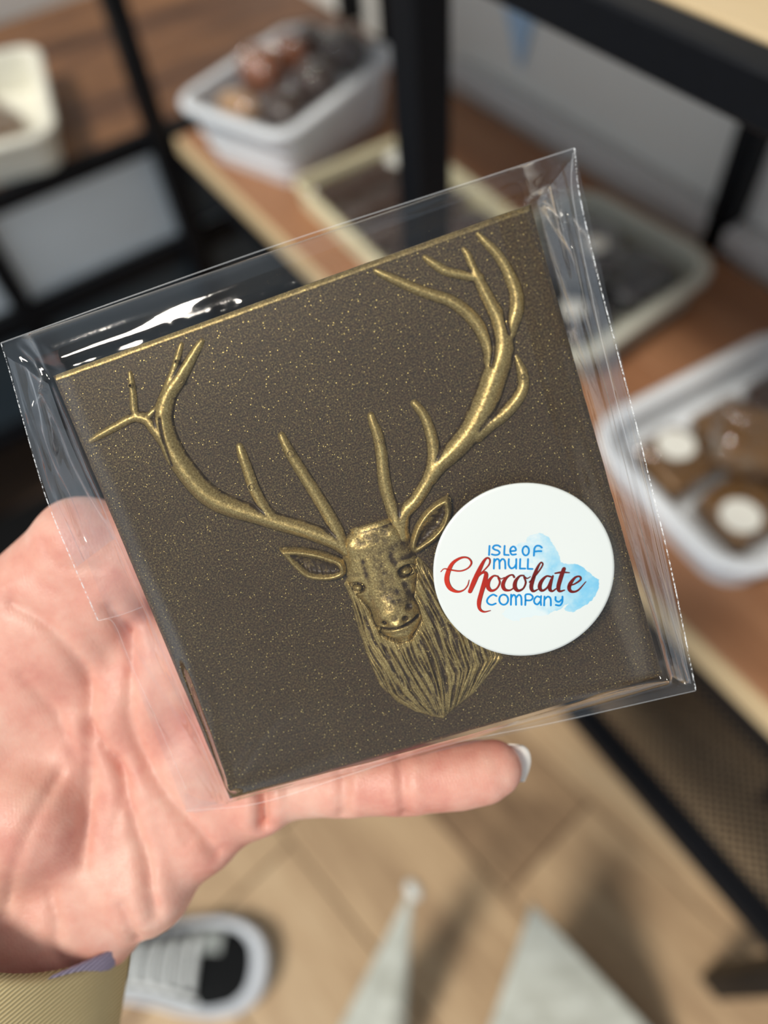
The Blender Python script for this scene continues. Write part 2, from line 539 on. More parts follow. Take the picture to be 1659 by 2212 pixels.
MAT_STICKER_BG = plain('white round sticker', srgb(234, 236, 230), 0.4, 0, 0.4)
zb = ZSH + 0.006
G1, G2, G3, G4 = 'bagged chocolates in the white basket', 'dark slabs in the cream card tray', 'black packets in the enamel tray', 'golden packets in the front tray'
cr, sr_ = math.cos(math.radians(20)), math.sin(math.radians(20))
def inb(u, v): return -0.972 + cr * u - sr_ * v, 0.462 + sr_ * u + cr * v
for kind, u, v, z, sz, lb in (
    ('milk', -0.036, -0.012, 0.085, (0.036, 0.033, 0.032), 'reddish brown milk chocolate ball lying high in the white basket'),
    ('tan', -0.034, -0.072, 0.060, (0.034, 0.020, 0.024), 'pale caramel coloured chocolate by the front wall of the white basket'),
    ('dark', 0.032, -0.050, 0.045, (0.036, 0.034, 0.030), 'dark chocolate lump by the front wall of the white basket'),
    ('dark', 0.034, 0.018, 0.060, (0.034, 0.032, 0.030), 'dark chocolate lump in the middle of the white basket'),
    ('milk', -0.036, 0.051, 0.085, (0.031, 0.021, 0.028), 'brown milk chocolate lump deeper in the white basket'),
    ('dark', 0.032, 0.082, 0.090, (0.034, 0.030, 0.030), 'dark chocolate lump at the far end of the white basket'),
    ('dark', -0.030, 0.090, 0.105, (0.026, 0.016, 0.022), 'small dark chocolate lump at the far end of the white basket')):
    x, y = inb(u, v)
    packet(lb, kind, x, y, zb + z * 0.55, math.radians(20), sz, G1, pw=0.8)
MAT_BLUEBAG = MAT_CRINKLE
for k, (x, y, st_) in enumerate(((-0.795, 0.465, (0.0, 0.055)), (-0.738, 0.462, None), (-0.681, 0.462, None), (-0.624, 0.462, None))):
    packet('dark chocolate slab with a round white sticker in the cream card tray' if st_ else 'plain dark chocolate slab in the cream card tray, beside the slab with the sticker' if k == 1 else 'plain dark chocolate slab in the cream card tray', 'dark', x, y, ZSH + 0.006, 0.02 * k - .03, (0.026, 0.080, 0.0085), G2, st_, pw=0.35, name='chocolate_slab')
for k, (x, y, z, r_, st_, lb) in enumerate((
    (-0.508, 0.573, 0, 0.07, None, 'black packet in the corner of the enamel tray near the wall ledge'),
    (-0.425, 0.576, 0, 0.07, None, 'black packet lying flat in the enamel tray towards its rounded corner'),
    (-0.419, 0.480, 0, 0.07, (0.0, 0.0), 'black packet with a white sticker lying flat in the enamel tray'),
    (-0.502, 0.476, 0, 0.07, None, 'black packet on the side of the enamel tray next to the cream tray'),
    (-0.462, 0.528, 0.036, 0.9, (0.012, -0.004), 'black packet with a white sticker lying across the others in the enamel tray'))):
    packet(lb, 'black', x, y, ZSH + 0.006 + z, r_, (0.038, 0.042, 0.015), G3, st_, pw=0.36, sr=0.013)
for k, (x, y, z, r_, st_, lb, kd) in enumerate((
    (-0.218, 0.424, 0, -.05, (-0.008, 0.004), 'golden packet with a white sticker at the near corner of the white enamel tray', 'gold'),
    (-0.146, 0.428, 0, -.1, (0.008, -0.014), 'golden packet with a white sticker by the front rim of the white enamel tray', 'gold'),
    (-0.212, 0.492, 0, -.08, None, 'golden packet on the long side of the white enamel tray next to the black packets', 'gold'),
    (-0.142, 0.497, 0, -.08, None, 'golden packet in the middle of the white enamel tray', 'gold'),
    (-0.206, 0.558, 0, -.08, None, 'dark packet at the far end of the white enamel tray', 'dark'),
    (-0.140, 0.562, 0, -.08, None, 'dark packet in the far rounded corner of the white enamel tray', 'black'),
    (-0.180, 0.468, 0.036, 0.7, None, 'golden packet lying on top of the others in the white enamel tray', 'gold'),
    (-0.160, 0.545, 0.036, 0.3, None, 'black packet lying on top of the dark ones in the white enamel tray', 'black'))):
    packet(lb, kd, x, y, ZSH + 0.006 + z, r_, (0.0330, 0.0318, 0.015), G4, st_, tilty=0.0, pw=0.36, sr=0.017)
packet('dull olive packet lying in the tray on the dark counter', 'gold', -1.30, 0.08, ZSH + 0.006, 0.2, (0.10, 0.06, 0.016), None, pw=0.5)

# pale blue pointed panel before the wall
pn = [(-0.96, 0.93), (-0.73, 0.93), (-0.787, 0.74), (-0.814, 0.630), (-0.878, 0.74)]
vs = [(x + .775, 0.0, z - .93) for x, z in pn] + [(x + .775, 0.004, z - .93) for x, z in pn]
n = len(pn)
o = obj('blue_panel', vs, [tuple(reversed(range(n))), tuple(range(n, 2 * n))] + [(i, (i + 1) % n, n + (i + 1) % n, n + i) for i in range(n)], plain('pale blue panel', srgb(176, 208, 240), 0.7, noise=0.03, nscale=20), smooth=False,
        label='pale blue pointed panel against the grey wall', cat='blue_panel')
o.location = (-0.775, 0.738, 0.93)
# ================================================================== sneaker on the floor
def make_sneaker():
    t = thing('sneaker', 'black canvas sneaker with a pale rubber sole and white laces on the floor', 'shoe', (-0.176, -0.170, 0.0), math.radians(54))
    L = 0.275
    def halfw(s):   # s from heel 0 to toe 1
        return np.interp(s, [0, .06, .18, .35, .5, .65, .78, .88, .95, .985, 1.0], [.012, .030, .038, .036, .041, .049, .052, .047, .036, .022, .004])
    S = 1 - (1 - np.linspace(0, 1, 46)) ** 1.0
    S = 0.5 - 0.5 * np.cos(np.pi * np.linspace(0, 1, 46))
    def outline(grow):
        a = [((s - 1) * L + grow * (2 * s - 1) * (abs(2 * s - 1) ** 6), halfw(s) + grow) for s in S]
        return a + [(x, -y) for x, y in reversed(a)]
    vs, fs = loft([(outline(.003), 0.0), (outline(.0055), .006), (outline(.0055), .034), (outline(.002), .038), (outline(-.004), .036)])
    obj('sole', vs, fs, plain('pale rubber', srgb(206, 212, 220), 0.5, 0, 0.4, noise=.04, nscale=60), t, smooth=False)
    vs, fs = [], []
    n = 24
    for s in S:
        h = np.interp(s, [0, .1, .3, .5, .62, .75, .88, .96, 1.0], [.085, .092, .088, .082, .070, .052, .042, .036, .034])
        w = max(halfw(s) - .006, .001)
        for i in range(n + 1):
            a = math.pi * i / n
            ca, sa = math.cos(a), math.sin(a)
            vs.append(((s - 1) * L - .004 * s + .004 * (1 - s), w * math.copysign(abs(ca) ** 0.8, ca), .032 + (h - .032) * sa ** 0.75))
    m = len(S)
    for k in range(m - 1):
        for i in range(n):
            fs.append((k * (n + 1) + i, (k + 1) * (n + 1) + i, (k + 1) * (n + 1) + i + 1, k * (n + 1) + i + 1))
    up = obj('upper', vs, fs, plain('black canvas', srgb(16, 18, 20), 0.8, 0, 0.2, noise=.2, nscale=400, bump=.2), t)
    def top(s, f_):
        h = float(np.interp(s, [0, .1, .3, .5, .62, .75, .88, .96, 1.0], [.085, .092, .088, .082, .070, .052, .042, .036, .034]))
        w = float(halfw(s)) - .006
        a = math.pi / 2 - f_ * math.pi / 2
        ca, sa = math.cos(a), math.sin(a)
        return ((s - 1) * L, w * math.copysign(abs(ca) ** .8, ca), .032 + (h - .032) * sa ** .75 + .002)
    white = plain('white lace', srgb(228, 232, 232), 0.7, noise=.05, nscale=200)
    for k in range(5):
        s = 0.40 + k * 0.068
        v, f_ = [], []
        for i, q in enumerate(np.linspace(-.42, .42, 9)):
            p0, p1 = top(s, q), top(s + .035, q)
            v += [p0, (p0[0], p0[1], p0[2] + .003), (p1[0], p1[1], p1[2] + .003), p1]
        for i in range(8):
            for j in range(3):
                f_.append((i * 4 + j, (i + 1) * 4 + j, (i + 1) * 4 + j + 1, i * 4 + j + 1))
        obj('lace', v, f_, white, t)
    v, f_ = [], []
    for i, s in enumerate(np.linspace(.30, .72, 14)):
        q = -.80 + .16 * math.sin((s - .3) / .42 * math.pi)
        p0, p1 = top(s, q), top(s, q + .20)
        v += [p0, p1]
        if i: f_.append((2 * i - 2, 2 * i, 2 * i + 1, 2 * i - 1))
    obj('side_stripe', v, f_, white, t)
    v, f_ = [], []
    for i, s in enumerate(np.linspace(.66, .80, 7)):
        p = [top(s, q) for q in np.linspace(.15, .7, 6)]
        v += p
        if i:
            for j in range(5): f_.append(((i - 1) * 6 + j, i * 6 + j, i * 6 + j + 1, (i - 1) * 6 + j + 1))
    obj('grey_patch', v, f_, plain('light grey patch', srgb(170, 176, 174), .7), t)
    return t
make_sneaker()

# ================================================================== pale grey cloth bag standing on the floor
def make_cloth_bag():
    t = thing('cloth_bag', 'pale grey cloth bag with two pointed corners standing on the plank floor', 'bag', (0.0, -0.06, 0.0))
    m = NT('pale grey cloth')
    v = m.coords()
    nz = m.noise(v, 30, 4)
    mat = m.surf(m.bsdf(m.ramp(nz, [(0.3, srgb(168, 170, 160)), (0.7, srgb(196, 200, 192))]), 0.9, 0, 0.15, m.bump(nz, 0.3, 0.004)))
    def panel(name, tip, left, right, bulge, fold, seed, p=1.0):
        n = 26
        vs, fs = [], []
        T, A_, B_ = [np.array(q, float) for q in (tip, left, right)]
        up = np.cross(B_ - A_, T - A_); up /= np.linalg.norm(up)
        if up[2] < 0: up = -up
        for j in range(n + 1):
            s = j / n
            for i in range(n + 1):
                u = i / n
                base = A_ * (1 - u) + B_ * u
                p_ = T + (base - T) * s
                curve = math.sin(math.pi * u) * s
                p_ = p_ + up * (bulge * curve + fold * s * math.sin(u * 9 + seed) * 0.5)
                vs.append(p_ - np.array(t.location))
        k = n + 1
        for j in range(n):
            for i in range(n):
                fs.append((j * k + i, (j + 1) * k + i, (j + 1) * k + i + 1, j * k + i + 1))
        o = obj(name, vs, fs, mat, t)
        md = o.modifiers.new('thickness', 'SOLIDIFY'); md.thickness = 0.004
        return o
    g = ground
    panel('side_panel', g(893, 1908, .30), g(690, 2300, .004), g(872, 2330, .004), 0.02, 0.012, 0.4)
    panel('front_panel', g(1150, 1955, .30), g(1020, 2330, .004), g(1500, 2330, .004), 0.015, 0.004, 2.0)
    # rolled top corner
    c = g(893, 1922, .30)
    vs, fs = lump(0.011, 0.008, 0.016, 3, 0.05, 12, 8)
    o = obj('corner_knot', vs, fs, plain('white piping', srgb(224, 226, 220), .7), t)
    o.location = c - np.array(t.location)
    return t
make_cloth_bag()

# ================================================================== mat before the counter
box('floor_mat', -1.13, -0.50, -0.75, 0.20, 0.0008, 0.011, plain('black rubber', srgb(12, 13, 15), 0.8, 0, 0.15, noise=0.3, nscale=120, bump=0.3), bevel=0.003,
    label='black rubber mat lying on the floor before the panelled counter', cat='mat')
# ================================================================== chocolate bar
def chocolate_material(name, gold_lo, gold_hi, use_attr):
    t = NT(name)
    v = t.coords()
    big = t.noise(v, 55, 3, 0.6)
    fine = t.noise(v, 2700, 3, 0.7)
    mid = t.noise(v, 700, 3, 0.6)
    choc = t.ramp(mid, [(0.3, srgb(32, 18, 10)), (0.7, srgb(48, 28, 16))])
    gold = t.ramp(fine, [(0.25, srgb(118, 98, 58)), (0.55, srgb(176, 154, 100)), (0.85, srgb(232, 216, 158))])
    if use_attr:
        at = t.n('Attribute', attribute_name='dust')
        d = t.math('ADD', at.outputs['Fac'], t.math('MULTIPLY', t.math('SUBTRACT', mid, 0.5), 1.1))
        d = t.math('ADD', d, t.math('MULTIPLY', t.math('SUBTRACT', fine, 0.5), 0.7), clamp=True)
    else:
        d = t.math('MULTIPLY', t.math('SUBTRACT', fine, 0.43), 3.2, clamp=True)
        sp = t.n('SeparateXYZ'); t.l(v, sp.inputs[0])
        glare_dust = t.math('ADD', 0.42, t.math('SUBTRACT', t.math('MULTIPLY', sp.outputs[1], 4.5), t.math('MULTIPLY', sp.outputs[0], 2.5)))  # sun glare painted into the dust: denser gold top left, sparser bottom right
        d = t.math('MULTIPLY', d, t.math('ADD', t.math('MULTIPLY', glare_dust, 0.6), big))
    fac = t.math('ADD', gold_lo, t.math('MULTIPLY', d, gold_hi - gold_lo), clamp=True)
    c = t.mix(choc, gold, fac)
    # lustre dust flecks: tiny facets that point every way
    vor = t.n('TexVoronoi', feature='F1')
    vor.inputs['Scale'].default_value = 3300
    t.l(v, vor.inputs['Vector'])
    wn = t.n('TexWhiteNoise', noise_dimensions='3D')
    t.l(vor.outputs['Position'], wn.inputs['Vector'])
    fleck = t.math('GREATER_THAN', wn.outputs['Value'], 0.965)
    dot = t.math('LESS_THAN', vor.outputs['Distance'], 0.34)
    fleck = t.math('MULTIPLY', fleck, dot)
    c = t.mix(c, srgb(255, 226, 140), fleck)
    hgt = t.math('ADD', t.math('MULTIPLY', fine, 0.6), t.math('MULTIPLY', mid, 0.8))
    nrm = t.bump(hgt, 0.35, 0.0001)
    metal = t.math('ADD', t.math('MULTIPLY', fac, 0.75), fleck, clamp=True)
    return t.surf(t.bsdf(c, 0.42, metal, 0.35, nrm))

MAT_SLAB = chocolate_material('gold dusted dark chocolate', 0.02, 0.44, False)
MAT_RELIEF = chocolate_material('gold lustre on moulded chocolate', 0.05, 1.0, True)

bar = thing('chocolate_bar', 'square dark chocolate bar with a gold dusted stag moulded on its face', 'chocolate', matrix=MB)
TH = 0.0068          # slab thickness

def make_slab():
    bm = bmesh.new()
    h, hb = 0.0497, 0.0504
    prof = [(h - 0.0011, 0.0), (h - 0.0002, -0.0008), (h, -0.0016), (hb, -TH), (hb - 0.0006, -TH - 0.0005)]
    N = 40
    rings = []
    for e, z in prof:
        ring = []
        for k in range(4):
            ax, ay = [(-1, 1), (1, 1), (1, -1), (-1, -1)][k]
            bx, by = [(-1, 1), (1, 1), (1, -1), (-1, -1)][(k + 1) % 4]
            for i in range(N):
                f_ = i / N
                x, y = (ax + (bx - ax) * f_) * e, (ay + (by - ay) * f_) * e
                w = 0.00007 * (vnoise(np.array(x * 900), np.array(y * 900), 3) - 0.5) * 2
                rr = math.hypot(x, y)
                x += x / rr * w
                y += y / rr * w
                ring.append(bm.verts.new((x, y, z)))
        rings.append(ring)
    for r0, r1 in zip(rings[:-1], rings[1:]):
        m = len(r0)
        for i in range(m):
            bm.faces.new((r0[i], r0[(i + 1) % m], r1[(i + 1) % m], r1[i]))
    bm.faces.new(list(reversed(rings[0])))
    bm.faces.new(rings[-1])
    bmesh.ops.recalc_face_normals(bm, faces=bm.faces)
    return bm_obj('slab', bm, MAT_SLAB, bar, smooth=False)
slab = make_slab()
for p in slab.data.polygons:
    p.use_smooth = False

MM = 0.001
def gilded_edge():  # painted sunlight on the top bevel, put into a gold strip
    vs, fs = [], []
    n = 90
    for k in range(n + 1):
        x = -0.0488 + 0.0976 * k / n
        w = 0.00010 * (float(vnoise(np.array(x * 1500), np.array(2.0), 5)) - 0.5)
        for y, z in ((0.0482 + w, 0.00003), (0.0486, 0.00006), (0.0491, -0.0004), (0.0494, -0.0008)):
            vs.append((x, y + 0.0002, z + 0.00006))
    for k in range(n):
        for j in range(3):
            fs.append((k * 4 + j, k * 4 + j + 1, (k + 1) * 4 + j + 1, (k + 1) * 4 + j))
    o = obj('gilded_edge', vs, [f[::-1] for f in fs], MAT_RELIEF, bar, label='bright line painted where the top edge of the bar catches the sun')
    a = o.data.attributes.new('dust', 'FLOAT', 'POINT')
    a.data.foreach_set('value', np.array([0.85 - 0.55 * (v[0] + .05) / .1 for v in vs], np.float32))  # dust value fades the painted sunlight from left to right
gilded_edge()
def to_face(pts, z=0.0008):
    """traced points (px, py, radius px) to (x, y, r) in metres on the face"""
    out = []
    for p in pts:
        x, y = face_xy(p[0], p[1], z)
        x2, y2 = face_xy(p[0] + 10, p[1], z)
        out.append((x, y, (p[2] if len(p) > 2 else 0) * math.hypot(x2 - x, y2 - y) / 10))
    return np.array(out)

def smax(a, b, k):
    h = np.clip(0.5 + 0.5 * (a - b) / k, 0, 1)
    return b * (1 - h) + a * h + k * h * (1 - h)

def height_mesh(name, fn, x0, x1, y0, y1, step, mat, parent, label=None, cut=-0.00018, dust=None):
    nx, ny = int((x1 - x0) / step) + 2, int((y1 - y0) / step) + 2
    gx, gy = np.meshgrid(x0 + np.arange(nx) * step, y0 + np.arange(ny) * step)
    H = fn(gx, gy)
    keep = H > cut
    cell = keep[:-1, :-1] | keep[1:, :-1] | keep[:-1, 1:] | keep[1:, 1:]
    Z = np.maximum(H, -0.0012)
    used = np.zeros(H.shape, bool)
    used[:-1, :-1] |= cell; used[1:, :-1] |= cell; used[:-1, 1:] |= cell; used[1:, 1:] |= cell
    idx = np.full(H.shape, -1, int)
    idx[used] = np.arange(used.sum())
    vs = np.stack([gx[used], gy[used], Z[used]], 1)
    jj, ii = np.nonzero(cell)
    fs = np.stack([idx[jj, ii], idx[jj, ii + 1], idx[jj + 1, ii + 1], idx[jj + 1, ii]], 1)
    me = bpy.data.meshes.new(name)
    me.vertices.add(len(vs)); me.vertices.foreach_set('co', vs.ravel().astype(np.float32))
    me.loops.add(fs.size); me.loops.foreach_set('vertex_index', fs.ravel().astype(np.int32))
    me.polygons.add(len(fs)); me.polygons.foreach_set('loop_start', (np.arange(len(fs)) * 4).astype(np.int32))
    me.update(calc_edges=True)
    me.materials.append(mat)
    me.shade_smooth()
    # gold sits on what stands proud of its surroundings
    k = max(1, int(0.0011 / step))
    P = np.pad(np.maximum(H, -0.0003), k, mode='edge')
    S = np.zeros(H.shape); c = 0
    for dy in range(-k, k + 1, max(1, k // 2)):
        for dx in range(-k, k + 1, max(1, k // 2)):
            S += P[k + dy:k + dy + H.shape[0], k + dx:k + dx + H.shape[1]]; c += 1
    D = np.clip(0.46 + (H - S / c) / 0.00016, 0, 1)
    if dust is not None:
        D = dust(gx, gy, D)
    a = me.attributes.new('dust', 'FLOAT', 'POINT')
    a.data.foreach_set('value', D[used].astype(np.float32))
    o = bpy.data.objects.new(name, me)
    link(o, parent)
    if label:
        o['label'] = label
    return o

def stroke_height(strokes, k=0.00035, amp=0.95, streak=0.00006):
    S = []
    for s in strokes:
        q = catmull(s, 5)
        q = to_face(q)
        q[:, 2] *= 1.14
        S.append(q)
    allp = np.vstack(S)
    def fn(X, Y):
        H = np.full(X.shape, -0.003)
        for q in S:
            x0, y0 = q[:, :2].min(0) - 0.003
            x1, y1 = q[:, :2].max(0) + 0.003
            m = (X > x0) & (X < x1) & (Y > y0) & (Y < y1)
            if not m.any():
                continue
            d, r = seg_dist(X[m], Y[m], q)
            h = amp * r * (1.0 - (d / np.maximum(r, 1e-6)) ** 2)
            h = np.minimum(h, amp * r)
            h = h * 0.8 + 0.0001
            H[m] = smax(H[m], h, k)
        H = H + streak * (vnoise(X * 2600 + Y * 900, Y * 1500, 7) - 0.5) * (H > 0.0004)
        return H
    b = (allp[:, 0].min() - .003, allp[:, 0].max() + .003, allp[:, 1].min() - .003, allp[:, 1].max() + .003)
    return fn, b

ANTLER_A = [
    [(752, 1192, 15), (725, 1172, 17), (690, 1158, 17), (650, 1144, 17), (600, 1130, 17), (550, 1114, 18), (485, 1092, 21), (442, 1066, 22), (406, 1026, 22), (376, 982, 21), (357, 938, 20), (351, 898, 19), (361, 856, 16), (384, 820, 14), (405, 785, 11), (424, 752, 8), (434, 737, 5)],
    [(742, 1182, 13), (722, 1138, 14), (692, 1086, 13), (652, 1022, 12), (626, 980, 11), (613, 955, 9), (607, 942, 7)],
    [(615, 1135, 12), (578, 1110, 12), (550, 1062, 12), (532, 1012, 11), (522, 985, 10), (516, 966, 7)],
    [(352, 950, 15), (332, 925, 14), (312, 905, 12), (286, 903, 9), (250, 921, 8), (215, 940, 7), (193, 953, 5)],
    [(300, 905, 9), (288, 888, 8), (285, 855, 7), (281, 825, 6), (278, 806, 4)],
    [(310, 908, 9), (326, 893, 7), (340, 878, 7), (355, 845, 8), (374, 800, 8), (384, 762, 6), (389, 744, 4)],
]
ANTLER_B = [
    [(868, 1160, 17), (858, 1130, 17), (852, 1112, 15), (840, 1080, 13), (830, 1040, 13), (824, 985, 12), (816, 942, 11), (806, 915, 9), (801, 899, 7)],
    [(866, 1150, 16), (872, 1112, 15), (900, 1080, 14), (927, 1034, 14), (938, 988, 14), (932, 942, 12), (918, 902, 10), (905, 883, 9), (895, 872, 7)],
    [(930, 1035, 14), (948, 1006, 18), (983, 972, 21), (1018, 930, 24), (1048, 872, 26), (1068, 815, 26), (1084, 768, 24), (1087, 732, 21), (1079, 692, 17), (1062, 658, 14), (1044, 622, 12), (1030, 595, 10), (1020, 572, 8), (1011, 550, 7), (1002, 537, 4)],
    [(1036, 600, 10), (1005, 594, 9), (965, 585, 9), (936, 568, 8), (918, 555, 5)],
    [(1064, 800, 15), (1056, 748, 14), (1036, 706, 14), (1008, 674, 13), (974, 650, 12), (936, 637, 11), (895, 622, 10), (852, 603, 9), (825, 591, 7), (811, 584, 5)],
    [(1092, 745, 12), (1107, 700, 15), (1117, 664, 15), (1115, 630, 14), (1101, 592, 12), (1078, 552, 10), (1052, 524, 8), (1033, 504, 4)],
    [(1030, 938, 18), (1060, 916, 15), (1088, 896, 14), (1116, 866, 13), (1131, 836, 12), (1130, 808, 11), (1123, 788, 8), (1115, 770, 5)],
]
GROOVES = [[(346, 905, 0), (352, 940, 0), (362, 975, 0), (371, 1005, 0)],
           [(1061, 790, 0), (1066, 755, 0), (1060, 715, 0), (1045, 675, 0)],
           [(1100, 720, 0), (1092, 690, 0), (1094, 665, 0)]]
GQ = [to_face(catmull(g, 5)) for g in GROOVES]
def with_grooves(fn):
    def g(X, Y):
        H = fn(X, Y)
        for q in GQ:
            d, _ = seg_dist(X, Y, q)
            H = H - 0.0007 * np.exp(-(d / 0.00035) ** 2) * (H > -0.0002)
        return H
    return g
for nm, st in (('antler', ANTLER_A), ('antler', ANTLER_B)):
    fn, b = stroke_height(st)
    height_mesh(nm, with_grooves(fn), *b, 0.00017, MAT_RELIEF, bar, label='branched antler moulded in relief, rubbed with gold')

# small casting bubbles: rims with a pit, standing on the tines
def ring_bubbles():
    spots = [(390, 822, 5), (365, 943, 4), (282, 833, 3.5), (381, 781, 3), (543, 1052, 6), (627, 980, 6), (617, 1192, 6.5), (1130, 814, 4.5), (968, 1080, 4.5), (822, 953, 4), (941, 1102, 3.5)]
    for px, py, r in spots:
        r *= 1.3
        (x, y, rr), = to_face([(px, py, r)])
        n = 14
        vs, fs = [], []
        zt = 0.0016
        for ring, (f_, z) in enumerate(((1.25, zt - .0007), (1.0, zt), (0.65, zt - .0001), (0.45, zt - .0006))):
            for i in range(n):
                a = 2 * math.pi * i / n
                vs.append((x + rr * f_ * math.cos(a), y + rr * f_ * math.sin(a), z - 0.0004))
        for ring in range(3):
            for i in range(n):
                fs.append((ring * n + i, ring * n + (i + 1) % n, (ring + 1) * n + (i + 1) % n, (ring + 1) * n + i))
        fs.append(tuple(3 * n + i for i in range(n)))
        o = obj('bubble_pit', vs, fs, MAT_RELIEF, bar)
        a = o.data.attributes.new('dust', 'FLOAT', 'POINT')
        for k in range(len(vs)):
            a.data[k].value = 0.75 if k < 2 * n else 0.0
ring_bubbles()

# ---- ears
def ear(outline, ridge, label):
    P = to_face(catmull(outline + [outline[0]], 6), 0.001)[:, :2]
    R_ = to_face(catmull(ridge, 6), 0.001)
    c = P.mean(0)
    def inside(X, Y):
        w = np.zeros(X.shape, bool)
        for a, b in zip(P, np.roll(P, -1, 0)):
            cnd = ((a[1] > Y) != (b[1] > Y)) & (X < (b[0] - a[0]) * (Y - a[1]) / (b[1] - a[1] + 1e-15) + a[0])
            w ^= cnd
        return w
    Q = np.c_[np.vstack([P, P[:1]]), np.zeros(len(P) + 1)]
    def fn(X, Y):
        d, _ = seg_dist(X, Y, Q)
        s = np.where(inside(X, Y), d, -d)
        rim = 0.0013 * np.exp(-((s - 0.0007) / 0.00075) ** 2)
        h = np.where(s > 0, 0.00035 + rim, s * 2.2 + 0.0003)
        dr, rr = seg_dist(X, Y, R_)
        h = h + 0.0006 * np.exp(-(dr / 0.0009) ** 2) * (s > 0)
        ux, uy = R_[-1, :2] - R_[0, :2]
        L = math.hypot(ux, uy)
        along = ((X - c[0]) * ux + (Y - c[1]) * uy) / L
        across = (-(X - c[0]) * uy + (Y - c[1]) * ux) / L
        h += 0.00028 * (vnoise(along * 2600 + across * 1500, across * 900, 5) - 0.5) * smoothstep(0.0008, 0.0016, s)
        return h
    b = (P[:, 0].min() - .001, P[:, 0].max() + .001, P[:, 1].min() - .001, P[:, 1].max() + .001)
    height_mesh('ear', fn, *b, 0.00013, MAT_RELIEF, bar, label=label)
ear([(602, 1186), (640, 1184), (680, 1189), (712, 1198), (742, 1212), (746, 1240), (722, 1253), (690, 1255), (662, 1249), (640, 1232), (618, 1208)],
    [(735, 1222, 0), (690, 1204, 0), (645, 1197, 0), (612, 1192, 0)], 'ear of the stag lying level on the plain side')
ear([(968, 1070), (940, 1085), (912, 1112), (893, 1145), (886, 1180), (898, 1195), (925, 1180), (948, 1162), (968, 1135), (976, 1100)],
    [(892, 1178, 0), (912, 1140, 0), (940, 1110, 0), (962, 1086, 0)], 'ear of the stag raised beside the round sticker')

# ---- head and mane
F0, F1 = np.array(face_xy(798, 1150, .001)), np.array(face_xy(862, 1352, .001))
HA = (F1 - F0); HL = np.linalg.norm(HA); HA = HA / HL
HB = np.array([-HA[1], HA[0]])
if HB[0] < 0: HB = -HB
PX = HL / 212.0       # metres per traced pixel around the head
def head_st(px, py):
    d = np.array(face_xy(px, py, .0015)) - F0
    return d @ HA / HL, d @ HB
EYES = [head_st(770, 1272), head_st(879, 1233)]
NOST = [head_st(831, 1342), head_st(876, 1331)]
PIT = head_st(883, 1309)
MOUTH = to_face([(815, 1363, 0), (828, 1361, 0), (841, 1358, 0), (864, 1352, 0), (888, 1344, 0), (901, 1336, 0)], 0.0025)
def head_fn(X, Y):
    s = ((X - F0[0]) * HA[0] + (Y - F0[1]) * HA[1]) / HL
    t = (X - F0[0]) * HB[0] + (Y - F0[1]) * HB[1]
    sk = [-0.06, 0.0, 0.12, 0.3, 0.48, 0.62, 0.75, 0.88, 0.98, 1.06, 1.14]
    w = np.interp(s, sk, np.array([46, 56, 72, 77, 78, 66, 52, 53, 53, 42, 20]) * PX)
    off = np.interp(s, sk, np.array([6, 5, 2, 1, 0, 0, 0, 2, 3, 2, 4]) * PX)
    hh = np.interp(s, sk, np.array([1.9, 2.3, 2.6, 2.7, 2.7, 2.8, 3.1, 3.4, 3.3, 2.6, 2.1]) * MM)
    u = np.abs((t - off) / w)
    dome = hh * (1 - u ** 2.6)
    H = np.where(u < 1.35, dome, -0.002)
    H = np.where((s < -0.075) | (s > 1.16), -0.002, H)
    S_ = s * HL
    def g(c, rs, rt):
        return np.exp(-((S_ - c[0] * HL) / rs) ** 2 - ((t - c[1]) / rt) ** 2)
    for k, c in enumerate(EYES):
        sg = -1 if k == 0 else 1
        e = np.sqrt(((S_ - c[0] * HL) / (9.5 * PX)) ** 2 + ((t - c[1]) / (14 * PX)) ** 2)
        H -= 0.0011 * np.exp(-((e - 1.0) / 0.34) ** 2)                        # rim of the eye
        H += 0.0006 * np.sqrt(np.clip(1 - e ** 2, 0, 1))                      # eyeball
        H += 0.00020 * g((c[0] + 0.075, c[1]), 4 * PX, 15 * PX)               # lower lid
        H += 0.00030 * g((c[0] - 0.085, c[1] + sg * 6 * PX), 6 * PX, 16 * PX) # ridge over the eye
        H += 0.0007 * g((0.06, sg * 50 * PX), 16 * PX, 15 * PX)               # coronet under the antler
        for q in np.linspace(0, 1, 7):                                        # hollow down the side of the nose
            H -= 0.00016 * g((0.28 + 0.42 * q, sg * (30 + 12 * q) * PX), 13 * PX, 7 * PX)
        H += 0.0005 * g((0.86, sg * 30 * PX), 16 * PX, 16 * PX)               # swollen lips either side
    H += 0.0006 * g((0.80, 0.0), 26 * PX, 26 * PX)
    H += 0.0009 * g((0.945, 2 * PX), 11 * PX, 20 * PX)                        # nose pad
    for c in NOST:
        H -= 0.0016 * g(c, 6.5 * PX, 6 * PX)
    H -= 0.0010 * g(PIT, 7 * PX, 6 * PX)
    H += 0.0004 * g((1.075, 2 * PX), 7 * PX, 24 * PX)                         # lower lip
    d, _ = seg_dist(X, Y, MOUTH)
    H -= 0.0013 * np.exp(-(d / 0.00040) ** 2)
    H += 0.00005 * (vnoise(X * 3000, Y * 3000, 2) - 0.5) + 0.00010 * (vnoise(X * 900, Y * 1100, 9) - 0.5)
    return H
cx0, cy0 = face_xy(835, 1255)
height_mesh('stag_head', head_fn, cx0 - .015, cx0 + .015, cy0 - .016, cy0 + .016, 0.00012, MAT_RELIEF, bar, label='face of the stag with eyes, nose and mouth', cut=0.0)

